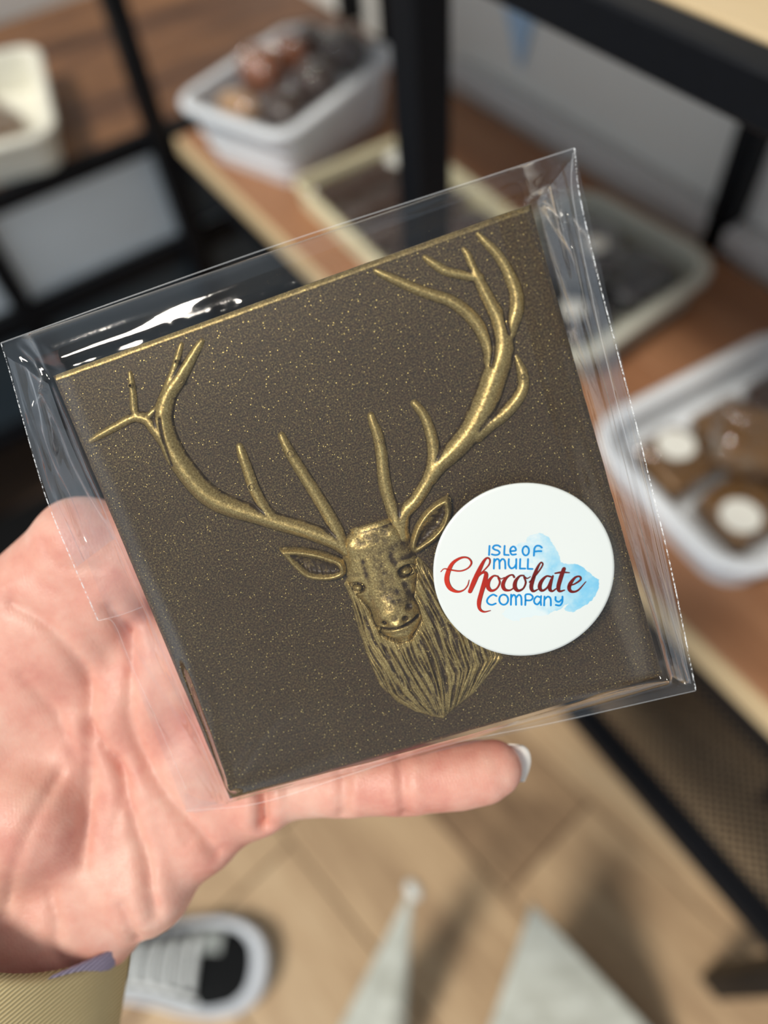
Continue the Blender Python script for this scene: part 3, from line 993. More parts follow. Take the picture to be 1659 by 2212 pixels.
MANE = [(742, 1262), (757, 1300), (768, 1345), (784, 1392), (800, 1440), (822, 1486), (858, 1520), (900, 1542), (935, 1552), (958, 1556), (985, 1532), (1025, 1500), (1062, 1455), (1088, 1424), (1066, 1385), (1020, 1330), (975, 1278), (935, 1235), (905, 1205), (840, 1200), (780, 1220)]
MP = to_face(MANE, 0.0008)[:, :2]
TIP = np.array(face_xy(956, 1556, .0005)); CHIN = np.array(face_xy(862, 1352, .001))
def mane_fn(X, Y):
    w = np.zeros(X.shape, bool)
    for a, b in zip(MP, np.roll(MP, -1, 0)):
        w ^= ((a[1] > Y) != (b[1] > Y)) & (X < (b[0] - a[0]) * (Y - a[1]) / (b[1] - a[1] + 1e-15) + a[0])
    Q = np.c_[np.vstack([MP, MP[:1]]), np.zeros(len(MP) + 1)]
    d, _ = seg_dist(X, Y, Q)
    s = np.where(w, d, -d)
    H = np.where(s > 0, 0.0021 * (1 - np.exp(-s / 0.0022)), s * 1.2)
    H += 0.0006 * np.exp(-((X - CHIN[0]) ** 2 + (Y - CHIN[1] + .006) ** 2) / 0.006 ** 2)
    Hh = head_fn(X, Y)
    # hair: locks that fall from the cheeks and gather at the point
    ax = TIP - CHIN
    L = np.linalg.norm(ax); ax = ax / L; bx = np.array([-ax[1], ax[0]])
    if bx[0] < 0: bx = -bx
    a_ = ((X - CHIN[0]) * ax[0] + (Y - CHIN[1]) * ax[1]) / L
    b_ = (X - CHIN[0]) * bx[0] + (Y - CHIN[1]) * bx[1]
    spread = np.interp(a_, [-0.8, -0.2, 0.2, 0.6, 0.9, 1.0], np.array([10, 10.5, 11.5, 10.5, 5, 2.5]) * MM)
    q = b_ / spread
    wob = 0.12 * (vnoise(a_ * 3, q * 3, 4) - 0.5)
    n1 = vnoise((q + wob) * 17, a_ * 3.2, 11)
    n2 = vnoise((q + wob) * 52 + 3, a_ * 5.0, 12)
    H += (np.abs(n1 - 0.5) * 2 * 0.0006 - 0.00035 + (n2 - 0.5) * 0.0006) * smoothstep(0, 0.0012, s)
    return np.where(Hh > 0.0004, np.minimum(H, Hh - 0.0004), H)
b0, b1 = MP.min(0) - .001, MP.max(0) + .001
height_mesh('mane', mane_fn, b0[0], b1[0], b0[1], b1[1], 0.00013, MAT_RELIEF, bar, label='shaggy mane of the stag running down to a point')
# ================================================================== cellophane bag around the bar
def film_material(name, gain=1.0, base=0.033, rough=0.06, tint=(1, 1, 1, 1)):
    t = NT(name)
    v = t.coords()
    nz = t.noise(v, 190, 3, 0.5)
    nrm = t.bump(nz, 0.06, 0.0006)
    lw = t.n('LayerWeight')
    lw.inputs['Blend'].default_value = 0.5
    t.l(nrm, lw.inputs['Normal'])
    fac = t.math('ADD', t.math('MULTIPLY', t.math('POWER', lw.outputs['Facing'], 2.6), gain), base, clamp=True)
    tr = t.n('BsdfTransparent')
    tr.inputs['Color'].default_value = tint
    gl = t.n('BsdfGlossy')
    gl.inputs['Color'].default_value = (1, 1, 1, 1)
    gl.inputs['Roughness'].default_value = rough
    t.l(nrm, gl.inputs['Normal'])
    mx = t.n('MixShader')
    t.l(fac, mx.inputs[0]); t.l(tr.outputs[0], mx.inputs[1]); t.l(gl.outputs[0], mx.inputs[2])
    return t.surf(mx.outputs[0])
MAT_FILM = film_material('clear cellophane', tint=(0.985, 0.985, 0.985, 1))
def seam_material():
    t = NT('cut cellophane edge')
    v = t.coords()
    nz = t.noise(v, 1500, 2, 0.6)
    tr = t.n('BsdfTransparent')
    d = t.bsdf((0.92, 0.94, 0.96, 1), 0.25, 0, 0.8)
    mx = t.n('MixShader')
    t.l(t.ramp(nz, [(0.42, (0.05, 0.05, 0.05, 1)), (0.60, (0.85, 0.85, 0.85, 1))]), mx.inputs[0])
    t.l(tr.outputs[0], mx.inputs[1]); t.l(d, mx.inputs[2])
    return t.surf(mx.outputs[0])
MAT_SEAM = seam_material()
def fold_material():
    t = NT('folded cellophane edge')
    tr = t.n('BsdfTransparent')
    d = t.bsdf((0.9, 0.92, 0.95, 1), 0.15, 0, 0.8)
    mx = t.n('MixShader')
    mx.inputs[0].default_value = 0.22
    t.l(tr.outputs[0], mx.inputs[1]); t.l(d, mx.inputs[2])
    return t.surf(mx.outputs[0])
MAT_FOLD = fold_material()

bag = thing('cellophane_bag', 'clear cellophane bag with creased edges wrapped around the chocolate bar', 'bag', matrix=MB)
ZS = -0.0034
OUT = [np.array(face_xy(*p, ZS)) for p in ((2, 741), (1241, 320), (1503, 1492), (402, 1752))]   # TL TR BR BL
HEADC = np.array(face_xy(900, 1330, .004))
def polyline_ridge(X, Y, pts, amp, w, z=0.002):
    q = to_face([(p[0], p[1], 0) for p in pts], z)
    d, _ = seg_dist(X, Y, q)
    # fades towards the far end
    L = np.hypot(X - q[0, 0], Y - q[0, 1])
    T = np.hypot(*(q[-1, :2] - q[0, :2]))
    return amp * np.exp(-(d / w) ** 2) * np.clip(1.15 - L / T, 0, 1)
CREASES = [
    ([(503, 1690), (560, 1590), (650, 1480)], .0007, .0014), ([(500, 1690), (450, 1560), (412, 1450)], .0008, .0010),
    ([(505, 1700), (472, 1600), (452, 1480)], .0005, .0009), ([(500, 1700), (620, 1660), (760, 1600)], .0004, .0016),
    ([(1152, 434), (1215, 372), (1240, 325)], .0018, .0007), ([(1150, 432), (1200, 400), (1245, 410)], .0013, .0006),
    ([(1160, 440), (1235, 540), (1285, 660), (1322, 790)], .0016, .0010), ([(1155, 440), (1195, 560), (1250, 700)], .0012, .0008),
    ([(1245, 470), (1290, 640), (1335, 830), (1395, 1050)], .0012, .0006), ([(1165, 430), (1270, 500), (1318, 640)], .0012, .0008),
    ([(88, 832), (40, 800), (12, 780)], .0016, .0006), ([(86, 838), (50, 880), (40, 900)], .0014, .0006), ([(90, 825), (60, 780), (10, 742)], .0013, .0006),
    ([(85, 842), (120, 960), (170, 1070), (205, 1125)], .0016, .0008), ([(82, 850), (92, 960), (120, 1080)], .0011, .0006),
    ([(1445, 1470), (1420, 1370), (1380, 1240), (1330, 1080)], .0013, .0009), ([(1490, 1480), (1455, 1330), (1410, 1180)], .0016, .0008),
    ([(1475, 1490), (1440, 1360), (1395, 1200)], -.0012, .0007), ([(1450, 1475), (1300, 1480), (1150, 1500)], .0006, .0010),
    ([(1500, 1490), (1470, 1440), (1440, 1400)], .0014, .0006),
]
def film_height(X, Y):
    L, Rr, Tp, Bt = -0.0497, 0.0497, 0.0497, -0.0497
    r = np.hypot(X - HEADC[0], Y - HEADC[1])
    plate = 0.0046 - 0.0022 * smoothstep(0.026, 0.060, r)
    # distance beyond each side of the slab
    def side(d, inner, reach):
        # d < 0 inside the slab edge; slope over the rim, then down to the seam
        a = plate + (0.0005 - plate) * smoothstep(-inner, 0.0002, d)
        b = ZS + (0.0005 - ZS) * (1 - np.clip(d / reach, 0, 1)) ** 2.0
        return np.where(d < 0, a, b)
    zl = side(L - X, 0.0060, 0.006)
    zr = side(X - Rr, 0.0085, 0.006)
    zb = side(Bt - Y, 0.0025, 0.0045)
    dt = Y - Tp
    topw = 0.0115
    u = np.clip((dt + 0.004) / (topw + 0.003), 0, 1)
    zt = ZS + (plate - ZS) * np.sqrt(np.clip(1 - u ** 2.2, 0, 1))
    z = np.minimum(np.minimum(zl, zr), np.minimum(zb, zt))
    return z
def film_sheet(name, front):
    N = 240
    a, b = np.meshgrid(np.linspace(0, 1, N), np.linspace(0, 1, N))
    X = (OUT[0][0] * (1 - a) + OUT[1][0] * a) * (1 - b) + (OUT[3][0] * (1 - a) + OUT[2][0] * a) * b
    Y = (OUT[0][1] * (1 - a) + OUT[1][1] * a) * (1 - b) + (OUT[3][1] * (1 - a) + OUT[2][1] * a) * b
    edge = np.minimum(np.minimum(a, 1 - a), np.minimum(b, 1 - b))
    fade = smoothstep(0, 0.02, edge)
    if front:
        Z = film_height(X, Y)
        for pts, amp, w in CREASES:
            Z = Z + polyline_ridge(X, Y, pts, amp * 1.3, w) * fade
        Z = Z + fade * 0.00035 * (vnoise(X * 130, Y * 130, 21) - 0.5)
        out = smoothstep(0.0495, 0.052, np.maximum(np.abs(X), np.abs(Y)))
        topside = smoothstep(0.0497, 0.051, np.abs(Y))
        Z = Z + fade * out * 0.0006 * (vnoise(X * 22, Y * 520, 22) - 0.5) * topside
        Z = Z + fade * out * 0.0014 * (vnoise(X * 620 + Y * 90, Y * 45, 23) - 0.5) * (1 - topside)
        ins = (np.abs(X) < 0.0495) & (np.abs(Y) < 0.0495)
        Z = np.where(ins, np.maximum(Z, 0.0003), Z)
    else:
        d = np.maximum(np.abs(X), np.abs(Y)) - 0.0505
        Z = ZS + (-TH - 0.0012 - ZS) * (1 - smoothstep(0, 0.005, d))
    # keep the perimeter closed on the seam plane
    Z = ZS + (Z - ZS) * smoothstep(0, 0.008, edge) ** 0.5
    vs = np.stack([X.ravel(), Y.ravel(), Z.ravel()], 1)
    i = np.arange(N * N).reshape(N, N)
    fs = np.stack([i[:-1, :-1], i[1:, :-1], i[1:, 1:], i[:-1, 1:]], -1).reshape(-1, 4)
    return obj(name, vs, fs, MAT_FILM, bag)
film_sheet('front_sheet', True)
film_sheet('back_sheet', False)

def film_strip(name, pts, w, z, mat, label=None):
    q = to_face([(p[0], p[1], 0) for p in catmull(pts, 8)], z)[:, :2]
    t_ = np.gradient(q, axis=0)
    t_ /= np.linalg.norm(t_, axis=1)[:, None] + 1e-12
    nn = np.c_[-t_[:, 1], t_[:, 0]]
    vs, fs = [], []
    m = len(q)
    for k in range(m):
        for sx, dz in ((-1, 0), (0, w * .35), (1, 0)):
            p = q[k] + nn[k] * w * 0.5 * sx
            vs.append((p[0], p[1], z + dz))
    for k in range(m - 1):
        for j in range(2):
            fs.append((k * 3 + j, k * 3 + j + 1, (k + 1) * 3 + j + 1, (k + 1) * 3 + j))
    o = obj(name, vs, fs, mat, bag)
    if label: o['label'] = label
    return o
film_strip('cut_edge', [(2, 741), (20, 800), (40, 872), (72, 985), (105, 1090), (160, 1222), (212, 1340)], 0.00024, ZS + .0003, MAT_SEAM, 'white serrated cut edge of the film')
film_strip('cut_edge', [(1241, 320), (1252, 420), (1290, 590), (1330, 745), (1365, 880), (1402, 1030), (1450, 1230), (1503, 1490)], 0.00028, ZS + .0003, MAT_SEAM, 'white serrated cut edge of the film')
film_strip('seal_line', [(1238, 330), (1238, 430), (1290, 690), (1330, 860), (1372, 1018)], 0.00020, ZS + .0016, MAT_FOLD)
film_strip('seal_line', [(212, 1340), (245, 1345), (282, 1432), (340, 1560), (402, 1705)], 0.00014, ZS + .0003, MAT_FOLD)
film_strip('seal_line', [(212, 1341), (262, 1328), (308, 1311)], 0.00016, ZS + .0003, MAT_FOLD)
film_strip('seal_line', [(2, 741), (300, 634), (620, 522), (940, 418), (1241, 320)], 0.00030, ZS + .0002, MAT_FOLD)
film_strip('seal_line', [(402, 1752), (560, 1735), (760, 1672), (960, 1610), (1200, 1560), (1503, 1492)], 0.00022, ZS + .0002, MAT_FOLD)
# crumpled side gussets between the slab and the cut edges
MAT_GUSSET = film_material('crumpled cellophane', gain=1.2, base=0.15, rough=0.10, tint=(0.97, 0.97, 0.98, 1))
def gusset(inner, outer, seed, label):
    a = to_face([(p[0], p[1], 0) for p in catmull(inner, 24)], -0.002)[:, :2]
    b = to_face([(p[0], p[1], 0) for p in catmull(outer, 24)], -0.002)[:, :2]
    m = min(len(a), len(b)); n = 22
    vs, fs = [], []
    for j in range(m):
        s_ = j / (m - 1)
        for i in range(n):
            u = i / (n - 1)
            p = a[j] * (1 - u) + b[j] * u
            w = math.sin(math.pi * u)
            f_ = float(vnoise(np.array(u * 7 + s_ * 1.2), np.array(s_ * 3.0), seed)) - 0.5
            g_ = float(vnoise(np.array(u * 13 - s_ * 2), np.array(s_ * 6.0), seed + 3)) - 0.5
            vs.append((p[0], p[1], -0.0022 + w * (0.0026 * f_ + 0.0012 * g_)))
    for j in range(m - 1):
        for i in range(n - 1):
            fs.append((j * n + i, j * n + i + 1, (j + 1) * n + i + 1, (j + 1) * n + i))
    return obj('gusset', vs, fs, MAT_GUSSET, bag, label=label)
gusset([(1160, 436), (1230, 690), (1300, 930), (1375, 1200), (1448, 1462)], [(1238, 340), (1290, 600), (1345, 815), (1420, 1120), (1496, 1478)], 5, 'crumpled clear film beside the sticker edge of the bar')
gusset([(104, 830), (140, 930), (170, 1000), (210, 1090), (245, 1165)], [(14, 770), (60, 945), (95, 1055), (130, 1150), (165, 1225)], 9, 'crumpled clear film beside the plain edge of the bar')
# the folded flap along the plain side
fl = [(60, 905), (105, 1090), (160, 1222), (212, 1340), (308, 1311), (262, 1195), (200, 1040), (150, 930)]
fq = [face_xy(*p, ZS + .0009) for p in fl]
fz = [ZS + .0005, ZS + .0005, ZS + .0006, ZS + .0012, ZS + .0022, ZS + .0020, ZS + .0016, ZS + .0012]
obj('flap', [(*p, z) for p, z in zip(fq, fz)], [(0, 1, 6, 7), (1, 2, 5, 6), (2, 3, 4, 5)], MAT_FILM, bag)
# little open corner where the plain side meets the finger
cq = [(398, 1712), (402, 1754), (436, 1756), (490, 1738), (440, 1722)]
obj('corner_tuck', [(*face_xy(*p, ZS + .001), ZS + .001 + (.0012 if i in (4,) else 0)) for i, p in enumerate(cq)], [(0, 1, 4), (1, 2, 4), (2, 3, 4)], MAT_FILM, bag, smooth=False)

# ------------------------------------------------------------------ round sticker on the film
ZT = 0.0051
MAT_STICKER = plain('white sticker paper', srgb(228, 233, 230), 0.38, 0, 0.4)
MAT_BLUE = plain('printed blue', srgb(0, 138, 208), 0.4, 0, 0.4)
def red_print():
    t = NT('printed red to brown')
    tc = t.n('TexCoord'); sp = t.n('SeparateXYZ')
    t.l(tc.outputs['Object'], sp.inputs[0])
    c = t.ramp(t.math('MULTIPLY', t.math('ADD', sp.outputs[0], 0.0145), 38.0), [(0.0, srgb(202, 50, 26)), (0.28, srgb(172, 32, 16)), (0.5, srgb(112, 18, 10)), (1.0, srgb(108, 14, 8))])
    return t.surf(t.bsdf(c, 0.4, 0, 0.4))
MAT_RED = red_print()
MAT_SHADE = plain('printed dark outline', srgb(60, 52, 40), 0.5)
def splash_material():
    t = NT('printed watercolour blue')
    v = t.coords()
    tc = t.n('TexCoord'); sp = t.n('SeparateXYZ')
    t.l(tc.outputs['Object'], sp.inputs[0])
    nz = t.noise(v, 260, 5, 0.65)
    f_ = t.math('ADD', t.math('MULTIPLY', sp.outputs[0], 42.0), t.math('MULTIPLY', t.math('SUBTRACT', nz, 0.5), 1.0))
    f_ = t.math('ADD', f_, 0.0)
    c = t.ramp(f_, [(0.0, srgb(222, 234, 236)), (0.25, srgb(178, 218, 234)), (0.5, srgb(136, 202, 232)), (1.0, srgb(96, 180, 224))])
    return t.surf(t.bsdf(c, 0.4, 0, 0.4))
MAT_SPLASH = splash_material()
SC = np.array(face_xy(1130.5, 1235, ZT))
SR = 0.5 * np.hypot(*(np.array(face_xy(1326, 1237, ZT)) - np.array(face_xy(935, 1233, ZT))))
def make_sticker():
    n = 96
    vs, fs = [], []
    for f_, z in ((0.0, 0), (0.5, 0), (0.97, 0), (1.0, -0.00008), (1.0, -0.0003)):
        for i in range(n):
            a = 2 * math.pi * i / n
            vs.append((SR * f_ * math.cos(a), SR * f_ * math.sin(a), z))
    for r in range(4):
        for i in range(n):
            fs.append((r * n + i, (r + 1) * n + i, (r + 1) * n + (i + 1) % n, r * n + (i + 1) % n))
    fs = [f for f in fs]
    o = obj('sticker', vs, fs, MAT_STICKER, bag, label='round white sticker printed in red and blue')
    o.location = (SC[0], SC[1], ZT)
    return o
sticker = make_sticker()
def st(px, py):
    """traced point of the sticker's enlarged view to sticker coordinates"""
    x, y = face_xy(920 + px * 0.2592, 1020 + py * 0.2592, ZT)
    return x - SC[0], y - SC[1]
PXM = 0.2592 * 0.000093
def brush(name, strokes, mat, z, parent, grow=0.0, wide=1.0):
    vs, fs = [], []
    for s in strokes:
        s = [p if len(p) == 3 else (*p, 15.5) for p in s]
        q = catmull(s, 7)
        xy = np.array([st(p[0], p[1]) for p in q])
        w = (np.maximum(q[:, 2], 3.5) * wide + grow) * PXM * 0.5
        t_ = np.gradient(xy, axis=0); t_ /= np.linalg.norm(t_, axis=1)[:, None] + 1e-15
        nn = np.c_[-t_[:, 1], t_[:, 0]]
        # round ends
        b = len(vs)
        m = len(xy)
        for k in range(m):
            vs.append((*(xy[k] + nn[k] * w[k]), z)); vs.append((*(xy[k] - nn[k] * w[k]), z))
        for k in range(m - 1):
            fs.append((b + 2 * k, b + 2 * k + 1, b + 2 * k + 3, b + 2 * k + 2))
        for k, sg in ((0, -1), (m - 1, 1)):
            c = len(vs)
            arc = [(math.cos(a), math.sin(a)) for a in np.linspace(-math.pi / 2, math.pi / 2, 7)]
            for ca, sa in arc:
                vs.append((*(xy[k] + t_[k] * sg * w[k] * ca + nn[k] * w[k] * sa), z))
            fs.append(tuple(range(c, c + 7)) if sg > 0 else tuple(reversed(range(c, c + 7))))
        z += 0.0000004
    o = obj(name, vs, fs, mat, parent, smooth=False)
    return o
def oval(cx, cy, rx, ry):
    return [(cx + rx * math.sin(a), cy - ry * math.cos(a)) for a in np.linspace(0.2, 2 * math.pi + 0.25, 14)]
ISLE = [[(530, 614), (526, 690)],
        [(620, 622), (600, 610), (572, 612), (558, 630), (574, 645), (600, 653), (614, 670), (602, 686), (575, 690), (549, 684)],
        [(656, 614), (653, 660), (653, 688)], [(653, 688), (690, 690)],
        [(706, 658), (748, 652), (742, 626), (724, 620), (706, 636), (703, 664), (718, 687), (750, 684)],
        oval(832, 655, 27, 38),
        [(966, 628), (948, 614), (922, 614), (906, 632), (902, 660), (900, 695)], [(902, 662), (932, 658), (962, 658)]]
MULL = [[(566, 803), (569, 724)], [(569, 748), (590, 724), (610, 736), (614, 803)], [(614, 748), (636, 724), (658, 740), (662, 803)],
        [(691, 724), (690, 772), (710, 801), (738, 790), (752, 765)], [(753, 724), (752, 803)],
        [(786, 724), (783, 803)], [(783, 803), (828, 803)], [(851, 724), (848, 805)], [(848, 805), (888, 806)]]
COMP = [[(588, 1032), (560, 1020), (526, 1040), (509, 1070), (520, 1095), (550, 1105), (582, 1094)],
        oval(648, 1062, 37, 42),
        [(708, 1105), (710, 1020)], [(710, 1046), (730, 1022), (748, 1040), (751, 1105)], [(751, 1046), (775, 1022), (794, 1042), (797, 1105)],
        [(828, 1107), (830, 1064), (831, 1022), (868, 1018), (891, 1040), (874, 1066), (832, 1068)],
        [(952, 1042), (925, 1035), (903, 1060), (906, 1090), (930, 1101), (953, 1076)], [(960, 1032), (957, 1070), (959, 1107)],
        [(985, 1110), (988, 1036)], [(988, 1062), (1014, 1037), (1038, 1052), (1041, 1110)],
        [(1080, 1040), (1082, 1068), (1108, 1080), (1132, 1060)], [(1138, 1036), (1136, 1082), (1116, 1110), (1082, 1106)]]
CHOC = [[(122, 830, 4), (150, 806, 6), (205, 815, 9), (285, 824, 9), (348, 800, 9), (378, 755, 11), (350, 716, 10), (292, 714, 14), (222, 758, 22), (182, 838, 30), (174, 908, 32), (202, 968, 28), (258, 996, 16), (310, 984, 9), (345, 945, 7), (358, 900, 4)],
        [(366, 994, 26), (402, 908, 32), (442, 818, 28), (482, 740, 18), (510, 715, 11), (531, 730, 9), (524, 770, 9), (482, 818, 8), (440, 856, 8), (418, 886, 7)],
        [(402, 920, 8), (440, 862, 11), (478, 836, 15), (500, 852, 26), (486, 920, 30), (462, 1000, 28), (442, 1080, 28), (446, 1138, 18), (482, 1164, 11), (536, 1154, 4)],
        [(598, 868, 9), (560, 866, 12), (522, 908, 22), (516, 958, 26), (545, 988, 18), (588, 970, 11), (614, 920, 11), (600, 876, 9), (622, 890, 7), (652, 878, 5)],
        [(734, 876, 12), (722, 858, 10), (694, 862, 11), (660, 890, 20), (640, 938, 24), (655, 978, 20), (700, 984, 10), (745, 950, 7)],
        [(814, 862, 9), (780, 866, 12), (746, 908, 22), (740, 958, 26), (766, 988, 18), (808, 970, 11), (830, 920, 11), (816, 872, 9), (840, 886, 7), (868, 872, 5)],
        [(862, 916, 9), (906, 868, 9), (950, 810, 9), (972, 768, 9), (954, 754, 9), (922, 808, 18), (892, 888, 24), (876, 956, 24), (892, 992, 16), (930, 978, 7)],
        [(1040, 872, 10), (1002, 868, 12), (962, 908, 22), (946, 956, 24), (966, 988, 16), (1010, 960, 11), (1042, 890, 9)],
        [(1056, 866, 11), (1036, 928, 22), (1030, 972, 22), (1050, 992, 13), (1088, 968, 7)],
        [(1148, 806, 24), (1122, 880, 27), (1102, 956, 25), (1112, 992, 16), (1152, 984, 7)], [(1075, 843, 9), (1130, 835, 13), (1193, 838, 6)],
        [(1184, 950, 7), (1240, 930, 10), (1286, 896, 12), (1280, 870, 10), (1242, 878, 14), (1202, 928, 24), (1192, 972, 22), (1216, 997, 16), (1266, 984, 11), (1330, 914, 5)]]
SPL = [(700, 640), (770, 596), (835, 580), (840, 545), (880, 522), (945, 505), (985, 520), (1030, 550), (1050, 590), (1085, 635), (1110, 690), (1125, 752), (1180, 768), (1240, 766), (1290, 776), (1330, 812), (1370, 840), (1410, 880), (1443, 895), (1440, 960), (1415, 1020), (1380, 1070), (1330, 1110), (1270, 1140), (1225, 1168), (1180, 1160), (1150, 1142), (1195, 1090), (1150, 1112), (1120, 1145), (1060, 1160), (1020, 1185), (970, 1195), (900, 1196), (880, 1210), (800, 1212), (770, 1240), (720, 1234), (660, 1206), (630, 1180), (690, 1120), (740, 1000), (730, 860), (700, 740)]
def splash():
    q = []
    rnd = random.Random(4)
    for a, b in zip(SPL, SPL[1:] + SPL[:1]):
        for k in range(4):
            f_ = k / 4
            q.append((a[0] + (b[0] - a[0]) * f_ + rnd.uniform(-4, 4), a[1] + (b[1] - a[1]) * f_ + rnd.uniform(-4, 4)))
    vs = [(*st(*p), 0.000012) for p in q]
    return obj('island_print', vs, [tuple(reversed(range(len(vs))))], MAT_SPLASH, sticker, smooth=False)
spl = splash()
brush('lettering', ISLE, MAT_BLUE, 0.00003, sticker)
brush('lettering', MULL, MAT_BLUE, 0.00003, sticker)
brush('lettering', COMP, MAT_BLUE, 0.00003, sticker)
brush('script_outline', [[(p[0] + 3, p[1] - 1, p[2]) for p in s] for s in CHOC], MAT_SHADE, 0.00002, sticker, 2.5, 1.25)
brush('script_lettering', CHOC, MAT_RED, 0.00004, sticker, 0, 1.25)
# ================================================================== the hand that holds the bag
def surface_nets(F, origin, h):
    """vertices and quads of the zero surface of a sampled field (negative inside)"""
    nx, ny, nz = F.shape
    ins = F < 0
    s = np.zeros((nx - 1, ny - 1, nz - 1)); acc = np.zeros((nx - 1, ny - 1, nz - 1, 3))
    corners = [(i, j, k) for i in (0, 1) for j in (0, 1) for k in (0, 1)]
    def sub(A, c):
        return A[c[0]:nx - 1 + c[0], c[1]:ny - 1 + c[1], c[2]:nz - 1 + c[2]]
    for a in corners:
        for ax in range(3):
            if a[ax] == 0:
                b = list(a); b[ax] = 1; b = tuple(b)
                fa, fb = sub(F, a), sub(F, b)
                m = (fa < 0) != (fb < 0)
                t = np.where(m, fa / np.where(m, fa - fb, 1), 0)
                s += m
                for q in range(3):
                    acc[..., q] += m * (a[q] + (t if q == ax else 0))
    act = s > 0
    idx = np.full(s.shape, -1, int); idx[act] = np.arange(act.sum())
    ii = np.argwhere(act)
    V = (ii + acc[act] / s[act][:, None]) * h + np.array(origin)
    faces = []
    for ax in range(3):
        o1, o2 = [(1, 2), (2, 0), (0, 1)][ax]
        sl = [slice(None)] * 3; sl2 = [slice(None)] * 3
        sl[ax] = slice(0, -1); sl2[ax] = slice(1, None)
        m = ins[tuple(sl)] != ins[tuple(sl2)]
        P = np.argwhere(m)
        P = P[(P[:, o1] > 0) & (P[:, o2] > 0) & (P[:, o1] < F.shape[o1] - 1) & (P[:, o2] < F.shape[o2] - 1)]
        flip = ins[tuple(sl)][P[:, 0], P[:, 1], P[:, 2]]
        e1 = np.zeros(3, int); e1[o1] = 1
        e2 = np.zeros(3, int); e2[o2] = 1
        q = [P - e1 - e2, P - e2, P, P - e1]
        g = np.stack([idx[c[:, 0], c[:, 1], c[:, 2]] for c in q], 1)
        g[~flip] = g[~flip][:, ::-1]
        faces.append(g)
    return V, np.vstack(faces)

def loc(px, py, z):
    """traced photo point, z mm in front of the level of the chocolate's face, in mm of the chocolate's frame"""
    D = 152 - 0.0042 * (min(max(px, 0), 1440) - 790) + 0.02157 * (min(max(py, 400), 1640) - 1147) - z
    v = np.array([(px - CX) / FPX, (py - CY) / FPX, 1.0]) * D * MM
    return RB.T @ (CAM + RW @ v - TB) * 1000
RS = 1.04

BONES = [   # (px, py, z mm, radius mm) chains
    [(585, 1708, -19, 6.7), (700, 1696, -17, 7.1), (790, 1689, -15, 7.5), (880, 1684, -13.5, 7.6), (990, 1676, -13, 7.5), (1042, 1668, -13, 7.1), (1066, 1660, -13.2, 6.4)],  # little finger
    [(540, 1560, -21, 8.8), (760, 1515, -20, 8.2), (930, 1480, -19, 7.9), (1090, 1440, -19, 7.2)],
    [(500, 1400, -22, 9.2), (760, 1330, -20, 8.6), (960, 1275, -19, 8.2), (1130, 1225, -19, 7.4)],
    [(390, 1170, -22, 9.6), (640, 1080, -20, 9.0), (820, 1010, -19, 8.4), (980, 950, -19, 7.6)],
    [(140, 1990, -24, 15.5), (300, 1860, -23, 14.5), (440, 1742, -23, 12.0), (535, 1718, -20.5, 9.2)],   # hypothenar to little finger
    [(40, 1990, -26, 17), (300, 1720, -25, 15), (520, 1560, -23, 11)],
    [(-20, 1930, -27, 18), (230, 1560, -27, 15.5), (480, 1405, -24, 11.5)],
    [(-90, 1850, -26, 18), (110, 1420, -26, 15), (270, 1215, -24, 12.5), (390, 1160, -23, 10)],
    [(-90, 1830, -18, 19), (-170, 1600, -14, 17), (-300, 1400, -10, 13), (-420, 1220, -6, 11), (-500, 1080, -4, 9.5)],  # thumb
    [(-60, 1560, -24, 14), (80, 1280, -24, 12), (180, 1180, -24, 11)],                                # web towards the thumb
    [(0, 2080, -27, 23), (-30, 2250, -30, 23), (-60, 2430, -32, 24)],                                 # wrist
    [(125, 2010, -23, 15), (30, 2150, -26, 15)],
]
PADS = [((300, 1950), -13, 10.5), ((420, 1835), -15.5, 8.5), ((522, 1762), -16.5, 7.4), ((150, 1180), -16, 9.0), ((330, 1600), -17, 7.5), ((40, 1800), -9, 14), ((185, 2020), -16, 10), ((340, 1420), -18, 8.0)]
CREASE = [  # traced palm lines: points, depth mm, width mm
    ([(215, 1330), (248, 1400), (262, 1500), (266, 1575), (295, 1650), (350, 1740), (415, 1815), (452, 1880)], 1.5, 1.25),
    ([(0, 1318), (60, 1345), (112, 1392), (150, 1460), (172, 1545), (178, 1640), (176, 1760), (170, 1880)], 1.3, 1.36),
    ([(178, 1590), (215, 1640), (248, 1690), (280, 1800), (310, 1880), (330, 1985)], 1.50, 1.02),
    ([(262, 1960), (276, 2000), (278, 2070)], 1.35, 0.94),
    ([(100, 1940), (120, 2010), (112, 2060), (150, 2110)], 0.75, 1.02),
    ([(0, 1990), (40, 1880), (90, 1760), (120, 1680)], 0.68, 0.85),
    ([(70, 1180), (110, 1230), (200, 1240)], 0.60, 1.19),
    ([(30, 1470), (100, 1560), (150, 1650)], 0.60, 1.02),
    ([(240, 1660), (250, 1740), (240, 1800)], 0.52, 0.77),
    ([(560, 1725), (562, 1765), (558, 1810)], 3.2, 1.1),
    ([(737, 1660), (738, 1720), (735, 1775)], 0.98, 0.94), ([(752, 1660), (750, 1720), (748, 1770)], 0.52, 0.68),
    ([(862, 1640), (868, 1700), (872, 1765)], 1.05, 0.85), ([(880, 1640), (880, 1700), (886, 1765)], 0.52, 0.77),
]
